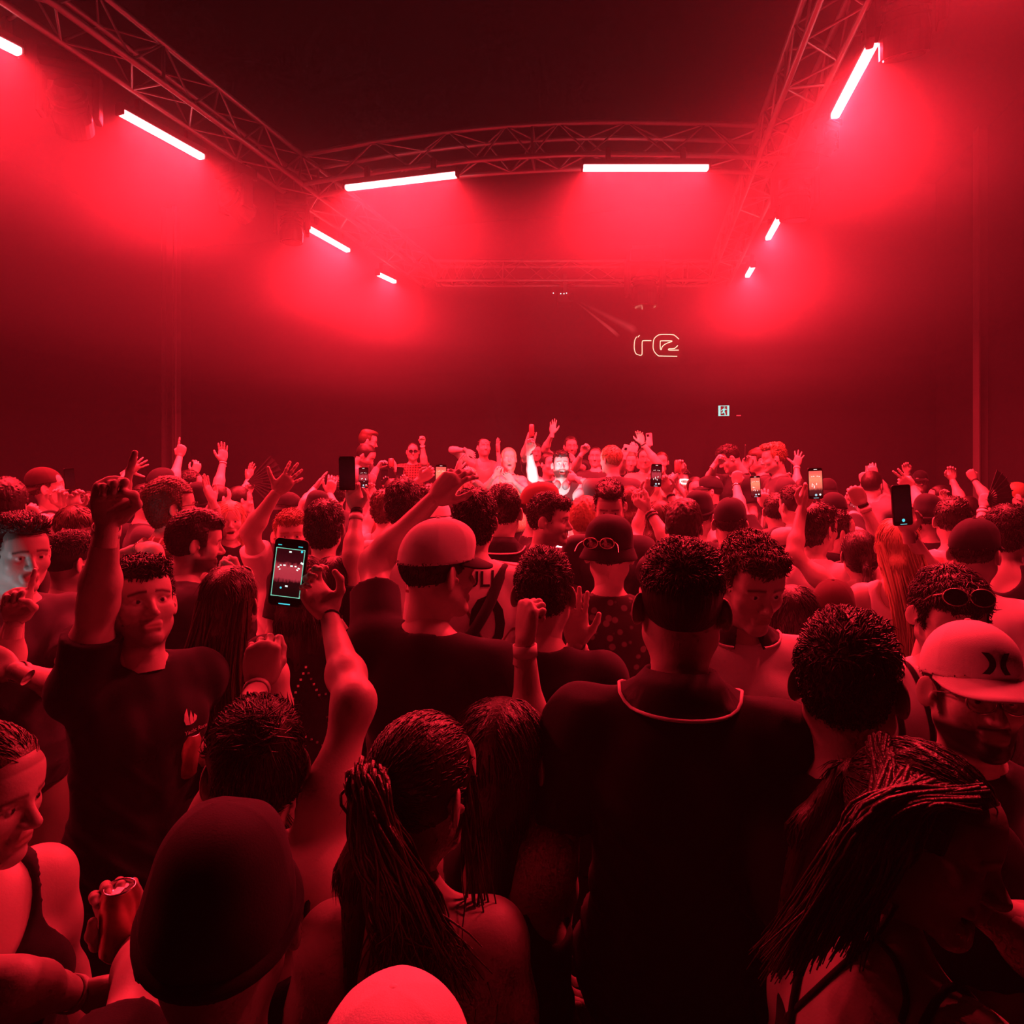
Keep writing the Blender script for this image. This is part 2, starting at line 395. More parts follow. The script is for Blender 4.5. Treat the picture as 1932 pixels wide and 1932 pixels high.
# ------------------------------------------------------------------ stage risers behind and beside the performer
def riser(cx, cy, wx, wy, h, label):
    root = empty('stage_riser', (cx, cy, 0), label, 'platform')
    bm = bmesh.new(); box(bm, (cx, cy, h - .03), (wx, wy, .06), bev=.006); link('deck', bm_mesh(bm, 'riser_deck'), M_BLACK, root)
    for sx in (-1, 1):
        for sy in (-1, 1):
            bm = bmesh.new(); cyl(bm, (cx + sx * (wx / 2 - .08), cy + sy * (wy / 2 - .08), 0), (cx + sx * (wx / 2 - .08), cy + sy * (wy / 2 - .08), h - .06), .025, seg=8)
            link('leg', bm_mesh(bm, 'riser_leg'), M_ALU, root)
    bm = bmesh.new(); box(bm, (cx, cy - wy / 2 + .01, h / 2 - .03), (wx, .015, h - .06)); link('skirt', bm_mesh(bm, 'riser_skirt'), M_WALL, root)
    return root
# ================================================================== figures: every body, garment and head of hair is grown as one smooth surface
def V3(*a): return np.array(a, dtype=np.float64)
def cone(a, b, ra, rb=None, k=.03, sub=False): return ('c', np.asarray(a, float), np.asarray(b, float), ra, ra if rb is None else rb, k, sub)
def fcone(a, b, ra, rb=None, k=.02, sub=False): return ('f', np.asarray(a, float), np.asarray(b, float), ra, ra if rb is None else rb, k, sub)
def ell(c, r, M=None, k=.03, sub=False): return ('e', np.asarray(c, float), np.asarray(r, float), M, k, sub)
def pbounds(p):
    if p[0] in 'cf':
        r = max(p[3], p[4]); return np.minimum(p[1], p[2]) - r, np.maximum(p[1], p[2]) + r
    c, r, M = p[1], p[2], p[3]
    e = r if M is None else np.sqrt(((M * r[None, :]) ** 2).sum(1))
    return c - e, c + e
def pdist(p, X, Y, Z):
    t = p[0]
    if t in 'cf':
        a, b = p[1], p[2]; ba = b - a; L2 = max(ba @ ba, 1e-9)
        s = ((X - a[0]) * ba[0] + (Y - a[1]) * ba[1] + (Z - a[2]) * ba[2]) / L2
        sc = np.clip(s, 0, 1)
        d = np.sqrt((X - a[0] - sc * ba[0]) ** 2 + (Y - a[1] - sc * ba[1]) ** 2 + (Z - a[2] - sc * ba[2]) ** 2) if t == 'c' else \
            np.sqrt((X - a[0] - s * ba[0]) ** 2 + (Y - a[1] - s * ba[1]) ** 2 + (Z - a[2] - s * ba[2]) ** 2)
        d = d - (p[3] + (p[4] - p[3]) * sc)
        if t == 'f': d = np.maximum(d, np.maximum(-s, s - 1) * math.sqrt(L2))
        return d
    c, r, M = p[1], p[2], p[3]
    x, y, z = X - c[0], Y - c[1], Z - c[2]
    if M is not None:
        x, y, z = (M[0, 0] * x + M[1, 0] * y + M[2, 0] * z), (M[0, 1] * x + M[1, 1] * y + M[2, 1] * z), (M[0, 2] * x + M[1, 2] * y + M[2, 2] * z)
    k0 = np.sqrt((x / r[0]) ** 2 + (y / r[1]) ** 2 + (z / r[2]) ** 2) + 1e-9
    k1 = np.sqrt((x / r[0] ** 2) ** 2 + (y / r[1] ** 2) ** 2 + (z / r[2] ** 2) ** 2) + 1e-9
    return k0 * (k0 - 1) / k1
def field(prims, lo, hi, h, post=None):
    lo = np.asarray(lo, float); n = np.maximum(np.ceil((np.asarray(hi) - lo) / h).astype(int) + 1, 3)
    ax = [lo[i] + h * np.arange(n[i]) for i in range(3)]
    D = np.full(n, .14, dtype=np.float32)
    for p in prims:
        k, sub = p[-2], p[-1]
        a, b = pbounds(p); m = k + 2.5 * h
        i0 = np.clip(np.floor((a - m - lo) / h).astype(int), 0, n); i1 = np.clip(np.ceil((b + m - lo) / h).astype(int) + 1, 0, n)
        if np.any(i1 <= i0): continue
        sl = tuple(slice(i0[i], i1[i]) for i in range(3))
        d = pdist(p, ax[0][sl[0]][:, None, None], ax[1][sl[1]][None, :, None], ax[2][sl[2]][None, None, :]).astype(np.float32)
        s = D[sl]
        if sub:
            d = -d; g = np.clip(.5 - .5 * (d - s) / k, 0, 1); D[sl] = d + (s - d) * g + k * g * (1 - g)
        else:
            g = np.clip(.5 + .5 * (d - s) / k, 0, 1); D[sl] = d + (s - d) * g - k * g * (1 - g)
    if post is not None: D = post(D, ax[0][:, None, None], ax[1][None, :, None], ax[2][None, None, :]).astype(np.float32)
    return D, lo
OFF8 = [(i, j, k) for i in (0, 1) for j in (0, 1) for k in (0, 1)]
def nets(D, lo, h):
    """surface nets: the zero surface of D as quads"""
    S = D < 0; a = S[:-1, :-1, :-1]; sh = a.shape
    c = np.zeros(sh, dtype=np.int8)
    for i, j, k in OFF8: c += S[i:i + sh[0], j:j + sh[1], k:k + sh[2]]
    act = (c > 0) & (c < 8); I = np.argwhere(act)
    if len(I) == 0: return np.zeros((0, 3)), np.zeros((0, 4), int)
    idx = np.full(sh, -1, dtype=np.int32); idx[act] = np.arange(len(I))
    C = {o: D[I[:, 0] + o[0], I[:, 1] + o[1], I[:, 2] + o[2]] for o in OFF8}
    P = np.zeros((len(I), 3)); cnt = np.zeros(len(I))
    for o in OFF8:
        for x in range(3):
            if o[x]: continue
            o2 = list(o); o2[x] = 1; u, v = C[o], C[tuple(o2)]
            cr = (u < 0) != (v < 0); t = np.where(cr, u / np.where(cr, u - v, 1), 0)
            q = np.array(o, float)[None, :].repeat(len(I), 0); q[:, x] += t
            P += np.where(cr[:, None], q, 0); cnt += cr
    V = (I + P / np.maximum(cnt, 1)[:, None]) * h + lo
    Qs = []
    for x in range(3):
        y, z = (x + 1) % 3, (x + 2) % 3
        sl1 = [slice(1, -1)] * 3; sl1[x] = slice(0, -1); sl2 = [slice(1, -1)] * 3; sl2[x] = slice(1, None)
        A = S[tuple(sl1)]; B = S[tuple(sl2)]; E = np.argwhere(A != B)
        if len(E) == 0: continue
        flip = A[E[:, 0], E[:, 1], E[:, 2]]
        g = E.copy(); g[:, y] += 1; g[:, z] += 1
        def cell(dy, dz):
            w = g.copy(); w[:, y] += dy; w[:, z] += dz; return idx[w[:, 0], w[:, 1], w[:, 2]]
        q = np.stack([cell(-1, -1), cell(0, -1), cell(0, 0), cell(-1, 0)], 1)
        q[~flip] = q[~flip][:, ::-1]
        Qs.append(q)
    Q = np.concatenate(Qs) if Qs else np.zeros((0, 4), int)
    Q = Q[(Q >= 0).all(1)]
    return V, Q
def grow(prims, h, post=None, lo=None, hi=None, pad=None):
    B = [pbounds(p) for p in prims if not p[-1]]
    pad = 3 * h if pad is None else pad
    l = np.min([b[0] for b in B], 0) - pad; u = np.max([b[1] for b in B], 0) + pad
    if lo is not None: l = np.maximum(l, lo)
    if hi is not None: u = np.minimum(u, hi)
    D, l = field(prims, l, u, h, post)
    return nets(D, l, h)
RNG = np.random.RandomState(7)
WAV = [(RNG.normal(size=3), RNG.uniform(0, 6.28)) for _ in range(14)]
def wob(X, Y, Z, f, n=6, s=0):
    r = 0
    for i in range(n):
        w, ph = WAV[(i + s) % 14]; r = r + np.sin(f * (w[0] * X + w[1] * Y + w[2] * Z) + ph)
    return r / n
def rotz(a): c, s = math.cos(a), math.sin(a); return np.array([[c, -s, 0], [s, c, 0], [0, 0, 1.0]])
def rotx(a): c, s = math.cos(a), math.sin(a); return np.array([[1.0, 0, 0], [0, c, -s], [0, s, c]])
def roty(a): c, s = math.cos(a), math.sin(a); return np.array([[c, 0, s], [0, 1.0, 0], [-s, 0, c]])

# ------------------------------------------------------------------ heads (local frame: face +Y, up +Z)
HEADS = {}
HL = (.0042, .0065, .011, .0027)
def head_lib(kind, lod):
    """kind: m/f + n (mouth closed) / o (mouth wide open) / s (broad smile)"""
    if (kind, lod) in HEADS: return HEADS[(kind, lod)]
    f = kind[0] == 'f'; mo = kind[1]; dj = -.016 if mo == 'o' else (-.006 if mo == 's' else 0)
    P = [ell((0, -.012, .035), (.077, .097, .090), k=.03), ell((0, .025, -.02), (.064, .066, .085), k=.03)]
    jw = .040 if f else .047
    for s in (-1, 1):
        P.append(cone((s * jw, .0, -.055 + dj * .4), (s * .012, .068, -.098 + dj), .026 if f else .028, .017, k=.03))
        P.append(ell((s * .040, .058, -.022), (.026, .022, .024), k=.02))
        P.append(cone((s * .046, .066, .024), (s * .012, .083, .024), .007 if f else .0095, k=.02))
    P.append(ell((0, .078, -.096 + dj), (.020, .014, .015), k=.02))
    P.append(ell((0, .060, .055), (.055, .030, .040), k=.03))
    for s in (-1, 1): P.append(ell((s * .031, .098, .004), (.017, .016, .0105), k=.012, sub=True))
    P += [cone((0, .086, .012), (0, .113, -.026), .0065, .0105, k=.012), ell((0, .102, -.032), (.009, .012, .008), k=.01)]
    for s in (-1, 1): P.append(ell((s * .011, .098, -.032), (.008, .010, .0075), k=.008))
    lip = .0078 if f else .0062
    if mo == 'n':
        P += [cone((-.021, .085, -.0605), (.021, .085, -.0605), lip, k=.01), cone((-.016, .087, -.0705), (.016, .087, -.0705), lip * 1.1, k=.01),
              cone((-.022, .096, -.0655), (.022, .096, -.0655), .0022, k=.004, sub=True)]
    else:
        r = .017 if mo == 'o' else .010; w = .018 if mo == 'o' else .026
        P += [cone((-w, .084, -.058), (w, .084, -.058), lip, k=.01), cone((-w * .8, .084, -.078 + dj), (w * .8, .084, -.078 + dj), lip, k=.01),
              ell((0, .095, -.067 + dj * .5), (w, .028, r), k=.006, sub=True)]
    for s in (-1, 1):
        P.append(ell((s * .0305, .0755, .004), (.0125, .0125, .0115), k=.003))
        M = rotz(s * .62) @ rotx(-.15)
        P.append(ell((s * .086, -.014, -.004), (.0070, .0215, .0335), M, k=.008))
        P.append(ell((s * .0905, -.003, .001), (.0055, .011, .019), M, k=.005, sub=True)); P.append(ell((s * .082, .006, -.010), (.006, .005, .008), k=.006))
        P.append(cone((s * .0305 - s * .016, .0845, .016), (s * .0305 + s * .018, .078, .015), .004, k=.006))
    nr = .047 if f else .055
    P.append(cone((0, -.022, -.06), (0, -.036, -.19), nr, nr + .004, k=.04))
    if not f: P.append(ell((0, .022, -.13), (.012, .012, .016), k=.02))
    h = HL[lod]
    V, Q = grow(P, h, lo=V3(-.2, -.2, -.185))
    x, y, z = V.T; ax = np.abs(x)
    m = {}
    m['brow'] = np.exp(-((z - (.0285 - .25 * np.maximum(ax - .03, 0))) / .0048) ** 2) * (ax > .010) * (ax < .053) * (y > .04)
    m['eye'] = ((np.hypot((ax - .0305) / .0135, (z - .004) / .0062) < 1) & (y > .076)).astype(float)
    m['iris'] = ((np.hypot(ax - .0305, z - .004) < .0060) & (y > .078)).astype(float)
    m['lip'] = np.clip(1.4 - np.hypot(x / .024, (z + .0655 - dj * .5) / (.0125 if mo == 'n' else .022)), 0, 1) * (y > .07)
    m['mouth'] = ((np.hypot(x / .022, (z + .067 - dj * .5) / .016) < 1) & (y < .082) & (y > .03)).astype(float) if mo != 'n' else np.zeros(len(x))
    m['teeth'] = ((mo != 'n') & (np.abs(x) < .019) & (z > -.064 + dj * .2) & (z < -.052) & (y > .06) & (y < .083)).astype(float)
    jl = -.045 - .55 * (y - .02) * 0
    bz = np.clip((-.040 - z + .25 * np.maximum(.02 - y, 0) * 0) / .02, 0, 1)
    m['beard'] = np.clip((-(z + .042)) / .018, 0, 1) * np.clip((y + .02) / .02, 0, 1) * np.clip((z + .135) / .02, 0, 1) * (1 - .9 * np.clip(1.3 - np.hypot(x / .024, (z + .0655) / .011), 0, 1))
    m['beard'] = np.maximum(m['beard'], np.exp(-((z + .049) / .006) ** 2) * (ax < .03) * (y > .075))
    side = np.clip((ax - .062) / .008, 0, 1) * np.clip((.045 - y) / .01, 0, 1) * np.clip((y + .0) / .01, 0, 1) * np.clip((.02 - z) / .01, 0, 1) * np.clip((z + .06) / .02, 0, 1)
    m['beard'] = np.maximum(m['beard'], side * (ax < .074))
    m['scalp'] = np.clip((z - .005 + .9 * np.minimum(.045 - y, .055) - .02) / .015, 0, 1) * np.clip((.055 - y + .8 * np.clip(z - .06, 0, 1) * 3) / .012, 0, 1) * (1 - (ax > .079) * (np.abs(z + .005) < .035))
    HEADS[(kind, lod)] = (V, Q, m)
    return HEADS[(kind, lod)]

# ------------------------------------------------------------------ hands (local frame: fingers +Y, palm faces +Z, thumb +X for a right hand)
HANDS = {}
HHL = (.0034, .0048, .0075, .0026)
POSES = {
    'open': dict(c=[(4, 6, 4), (2, 5, 4), (4, 6, 4), (8, 8, 5)], s=1.0, th='out'),
    'spread': dict(c=[(12, 14, 8), (8, 12, 8), (12, 14, 8), (16, 16, 10)], s=2.6, th='wide'),
    'relax': dict(c=[(22, 26, 16), (28, 32, 18), (34, 36, 20), (38, 38, 22)], s=1.2, th='out'),
    'fist': dict(c=[(82, 98, 60), (84, 98, 60), (84, 98, 60), (82, 95, 60)], s=.6, th='fist'),
    'point': dict(c=[(2, 4, 2), (82, 98, 60), (84, 98, 60), (82, 95, 60)], s=.6, th='fist'),
    'peace': dict(c=[(4, 4, 2), (4, 4, 2), (84, 98, 60), (82, 95, 60)], s=2.2, th='fist'),
    'hold': dict(c=[(38, 46, 30), (40, 46, 30), (42, 46, 30), (44, 46, 30)], s=.8, th='grip'),
    'claw': dict(c=[(40, 46, 26), (46, 50, 30), (50, 52, 30), (52, 52, 30)], s=1.5, th='grip'),
    'pinch': dict(c=[(56, 52, 34), (44, 44, 26), (34, 34, 22), (24, 30, 20)], s=1.4, th='pinch'),
    'snap': dict(c=[(62, 40, 24), (70, 44, 26), (78, 70, 50), (78, 80, 55)], s=.8, th='pinch'),
}
THUMBS = {'out': [(.026, .022, .006), (.052, .050, .014), (.066, .078, .018), (.072, .100, .020)],
          'wide': [(.026, .022, .004), (.060, .042, .006), (.088, .058, .008), (.108, .072, .010)],
          'fist': [(.026, .022, .008), (.044, .052, .026), (.028, .074, .046), (.006, .080, .048)],
          'grip': [(.026, .022, .008), (.050, .044, .030), (.052, .070, .052), (.044, .092, .062)],
          'pinch': [(.026, .022, .008), (.044, .052, .034), (.042, .078, .056), (.034, .098, .070)]}
def hand_lib(pose, lod):
    if (pose, lod) in HANDS: return HANDS[(pose, lod)]
    ps = POSES[pose]; P = [cone((0, -.055, 0), (0, .012, 0), .0255, .0235, k=.012), ell((0, .055, .001), (.040, .054, .0165), k=.012), ell((.022, .038, .008), (.018, .030, .016), k=.012)]
    bx = (.028, .0095, -.0095, -.0275); by = (.092, .096, .092, .083); Ln = (.074, .083, .077, .060); rd = (.0088, .0090, .0086, .0076)
    for i in range(4):
        P.append(cone((bx[i] * .6, .02, 0), (bx[i], by[i], 0), .0125, .0108, k=.012))
        sp = math.radians((6.5, 1.5, -3.5, -9.5)[i] * ps['s']); pt = np.array((bx[i], by[i], 0.0)); ang = 0
        for j in range(3):
            ang += math.radians(ps['c'][i][j]); L = Ln[i] * (.44, .31, .25)[j]
            d = np.array((math.sin(sp) * math.cos(ang), math.cos(sp) * math.cos(ang), math.sin(ang)))
            q = pt + d * L; r = rd[i] * (1, .92, .85)[j]
            P.append(cone(pt, q, r, r * .94, k=.004)); P.append(ell(pt, (r * 1.06,) * 3, k=.004)); pt = q
    T = THUMBS[ps['th']]
    for j in range(3): P.append(cone(T[j], T[j + 1], (.0145, .0112, .0098)[j], (.0115, .0100, .0080)[j], k=.006 if j else .014))
    V, Q = grow(P, HHL[lod], lo=V3(-.2, -.05, -.2))
    HANDS[(pose, lod)] = (V, Q)
    return V, Q

# ------------------------------------------------------------------ hair, caps (head frame, shared mesh data)
def shell(d=(.009, .010, .014), c=(0, -.014, .037)): return ell(c, (.077 + d[0], .097 + d[1], .090 + d[2]), k=.01)
def keepers(zf, ys, zs, yb, zb, tail=None):
    """hairline: forehead height, temple and nape limits"""
    def post(D, X, Y, Z):
        if tail is not None: T_ = Y - tail
        A = zf + 2.2 * X * X - Z; B = np.maximum(Y - ys, zs - Z); C = np.maximum(Y - yb, zb - Z)
        kp = np.minimum(np.minimum(A, B), C)
        if tail is not None: kp = np.minimum(kp, T_)
        ear = np.sqrt(((np.abs(X) - .088) / .8) ** 2 + (Y + .006) ** 2 + ((Z + .006) / 1.2) ** 2) - .026
        return np.maximum(np.maximum(D, kp), -ear)
    return post
def chain(post, amp, f, s=0, zonly=None, n=6):
    def g(D, X, Y, Z):
        w = wob(X, Y, Z, f, n, s)
        if zonly is not None: w = w * np.clip((Z - zonly) / .03, .15, 1)
        D = D - amp * w
        return post(D, X, Y, Z) if post else D
    return g
def strands(post, amp=.003, f=260):
    def g(D, X, Y, Z):
        a = np.arctan2(X, -Y - .01); D = D - amp * np.sin(a * 46 + 6 * np.sin(Z * 40) + 5 * np.sin(X * 90)) * .6 - amp * .5 * wob(X, Y, Z * .25, f, 4)
        return post(D, X, Y, Z)
    return g
HAIR = {}
HRL = (.0046, .0075, .012, .0040)
TUFT = {'short': (1600, .022, .0028, 'fwd', .35), 'fade': (1500, .020, .0035, 'top', .5), 'quiff': (1500, .030, .006, 'back', .30), 'crop': (1800, .027, .0042, 'fwd', .5), 'mid': (2400, .034, .0045, 'whirl', .45),
        'fringe': (1700, .050, .003, 'whirl', .16), 'sleek': (1100, .060, .001, 'tie', .08), 'lowpony': (900, .055, .001, 'tie', .07), 'bun': (1700, .060, .0012, 'tie2', .07), 'straight': (1500, .075, .002, 'down', .10), 'long': (1900, .085, .003, 'down', .12), 'bob': (1700, .065, .003, 'down', .14), 'under': (700, .016, .001, 'down', .3), 'buzz': (0, 0, 0, 'fwd', 0)}
def tufts(V, Q, st, lod):
    """fine tapering locks laid over the surface along the way the hair falls"""
    n, L, lift, mode, rnd = TUFT[st]; n = n if lod in (0, 3) else int(n * .30); rad = (.0021 if lod == 3 else .0025) if lod in (0, 3) else .0045
    if lod == 3: n = int(n * 1.5)
    if n == 0: return None
    rg = np.random.RandomState(len(st) * 31 + 5)
    N = np.zeros_like(V); a, b, c, d = V[Q[:, 0]], V[Q[:, 1]], V[Q[:, 2]], V[Q[:, 3]]; fn = np.cross(c - a, d - b)
    for k in range(4): np.add.at(N, Q[:, k], fn)
    N /= np.maximum(np.linalg.norm(N, axis=1, keepdims=True), 1e-12)
    ear = np.minimum(np.linalg.norm(V - np.array((.084, -.008, .002)), axis=1), np.linalg.norm(V - np.array((-.084, -.008, .002)), axis=1))
    ok = np.where((np.einsum('ij,ij->i', N, V - np.array((0, -.02, .0))) > 0) & ((ear > .040) | (st in ('long', 'straight', 'bob'))) & ((V[:, 2] > .058) | (st != 'fade')))[0]
    ix = rg.choice(ok, n); p, m = V[ix], N[ix]; x, y, z = p.T; one = np.ones(n)
    if mode in ('fwd', 'top', 'back'):
        top = np.clip((z - .065) / .03, 0, 1)[:, None]; f = np.stack([.25 * np.sign(x), (.9 if mode == 'fwd' else (-.9 if mode == 'back' else .3)) * one, .2 * one], 1); dn = np.stack([0 * x, -.35 * one, -1 * one], 1); t = f * top + dn * (1 - top)
        if mode == 'back': t = t + np.stack([0 * x, 0 * x, 1.1 * top[:, 0]], 1)
    elif mode == 'whirl': t = p - np.array((.012, -.055, .135)); t = t / np.linalg.norm(t, axis=1, keepdims=True) + np.stack([0 * x, 0 * x, -.5 * one], 1)
    elif mode == 'tie': t = np.array((0, -.115, .032 if st == 'sleek' else -.03)) - p; low = (y < -.115)[:, None]; t = np.where(low, np.array((0, .02, -1.0)), t)
    elif mode == 'tie2': t = np.array((0, -.085, .085)) - p; t = np.where((np.linalg.norm(t, axis=1) < .045)[:, None], np.cross(m, np.array((.3, .5, .8))), t)
    else: t = np.stack([np.sign(x) * .9 * np.clip((z - .06) / .06, 0, 1), -.35 * np.clip((z - .02) / .05, 0, 1), -one], 1)
    t = t / np.maximum(np.linalg.norm(t, axis=1, keepdims=True), 1e-9) + rg.normal(size=(n, 3)) * rnd
    t = t - m * np.einsum('ij,ij->i', t, m)[:, None]; t /= np.maximum(np.linalg.norm(t, axis=1, keepdims=True), 1e-9)
    s_ = np.cross(m, t); Ls = (L * rg.uniform(.6, 1.25, n) * (np.where(z < .06, .55, 1.0) if st in ('short', 'crop', 'quiff', 'mid') else 1.0))[:, None]; lf = (lift * rg.uniform(.2, 1.6, n))[:, None]
    dip = -np.clip(Ls ** 2 / .19, 0, .03)
    C = [p - m * .003, p + t * Ls * .5 + m * (lf + dip * .25 + .001), p + t * Ls + m * (lf * 1.1 + dip)]
    ring = []
    for k, c_ in enumerate(C):
        r = rad * (1, .85, .12)[k]; ring.append(np.stack([c_ - s_ * r, c_ + m * r * .7, c_ + s_ * r], 1))
    W = np.stack(ring, 1).reshape(-1, 3); o = (np.arange(n) * 9)[:, None]
    q = np.array([(k * 3 + j, k * 3 + (j + 1) % 3, (k + 1) * 3 + (j + 1) % 3, (k + 1) * 3 + j) for k in range(2) for j in range(3)])
    return W, (o[:, None, :] + q[None]).reshape(-1, 4)
def hair_lib(st, lod):
    if (st, lod) in HAIR: return HAIR[(st, lod)]
    P = [shell()]; post = keepers(.078, .036, .0, -.02, -.058)
    if st == 'short': post = chain(post, .004, 150, 0, .03)
    elif st == 'buzz': P = [shell((.003, .003, .004))]
    elif st == 'under':
        P = [shell((.005, .007, .003))]; k0 = keepers(.030, .030, -.005, -.02, -.06); post = lambda D, X, Y, Z: np.maximum(k0(D, X, Y, Z), Z - .045 - .1 * Y)
    elif st == 'fade': P = [shell((.0035, .004, .006)), ell((0, .004, .080), (.076, .098, .064), k=.015)]; post = chain(keepers(.082, .030, .012, -.03, -.03), .004, 120, 2, .06)
    elif st == 'quiff': P = [shell((.0045, .006, .014)), ell((0, .040, .110), (.064, .062, .034), k=.02), ell((0, -.02, .10), (.07, .08, .045), k=.02)]; post = chain(keepers(.084, .030, .0, -.03, -.05), .004, 100, 1, .05)
    elif st == 'crop': P = [shell((.006, .008, .018)), ell((0, .050, .092), (.066, .052, .034), k=.02)]; post = chain(keepers(.066, .032, .0, -.02, -.05), .006, 110, 4, .03)
    elif st == 'curly': P = [shell((.017, .018, .030)), ell((0, .03, .105), (.075, .07, .045), k=.02)]; post = chain(keepers(.068, .036, -.005, -.02, -.055), .010, 330, 3, None, 9)
    elif st == 'afro': P = [shell((.024, .024, .034), (0, -.024, .042)), ell((0, -.06, -.03), (.082, .06, .08), k=.03)]; post = chain(keepers(.070, .030, -.02, -.02, -.11), .012, 300, 5, None, 9)
    elif st == 'fringe': P = [shell((.013, .014, .017)), ell((0, .052, .070), (.066, .050, .05), k=.02)]; post = chain(keepers(.042, .030, -.02, -.02, -.075), .002, 90, 6)
    elif st == 'mid': P = [shell((.012, .013, .018)), ell((0, -.06, -.02), (.074, .046, .07), k=.03), ell((0, .035, .102), (.068, .058, .034), k=.02)]; post = chain(keepers(.074, .034, -.015, -.02, -.088), .006, 90, 7)
    elif st == 'sleek': P = [shell((.008, .011, .011)), cone((0, -.108, .035), (0, -.125, .03), .024, .020, k=.012), cone((0, -.122, .03), (0, -.148, -.08), .022, .027, k=.01), cone((0, -.148, -.08), (0, -.135, -.28), .027, .008, k=.02)]; post = keepers(.080, .040, .004, -.01, -.068, -.102)
    elif st == 'lowpony': P = [shell((.011, .014, .014)), ell((0, -.04, -.01), (.080, .078, .075), k=.02), cone((0, -.112, -.03), (0, -.128, -.05), .022, .02, k=.012), cone((0, -.128, -.05), (0, -.150, -.12), .020, .024, k=.01), cone((0, -.150, -.12), (0, -.120, -.42), .024, .007, k=.02)]; post = keepers(.080, .040, .008, -.01, -.078, -.100)
    elif st == 'bun': P = [shell((.011, .013, .014)), ell((0, -.088, .085), (.046, .044, .040), k=.015), ell((0, -.05, .0), (.076, .066, .07), k=.02)]; post = chain(keepers(.082, .038, .0, -.01, -.075), .003, 110, 3)
    elif st == 'straight': P = [shell((.012, .014, .014)), ell((0, -.060, -.04), (.084, .052, .11), k=.03), cone((0, -.085, -.08), (0, -.095, -.20), .062, .05, k=.03)]; post = keepers(.080, .038, -.03, -.0, -.6)
    elif st == 'long':
        P = [shell((.014, .016, .015)), ell((0, -.062, -.05), (.085, .050, .12), k=.03), cone((-.045, -.085, -.10), (-.060, -.10, -.33), .042, .026, k=.03), cone((.045, -.085, -.10), (.060, -.10, -.33), .042, .026, k=.03), cone((0, -.095, -.12), (0, -.110, -.36), .046, .026, k=.03),
             cone((-.080, -.012, .02), (-.088, -.004, -.22), .018, .014, k=.02), cone((.080, -.012, .02), (.088, -.004, -.22), .018, .014, k=.02)]
        def post(D, X, Y, Z):
            D = D - .003 * wob(X, Y, Z * .15, 120, 5)
            return np.maximum(D, np.minimum(.080 + 3.0 * X * X - Z, np.maximum(Y - .036, -.6 - Z)))
    elif st == 'bob': P = [shell((.017, .017, .017)), ell((0, -.05, -.04), (.090, .064, .098), k=.03)]; post = keepers(.074, .036, -.11, -.02, -.12)
    V, Q = grow(P, HRL[lod], post)
    tf = tufts(V, Q, st, lod) if (lod != 2 and st in TUFT) else None
    if tf is not None: V, Q = join_arrays([(V, Q), tf])
    me = np_mesh('hair_' + st, V, Q); HAIR[(st, lod)] = me
    return me
CAPS = {}
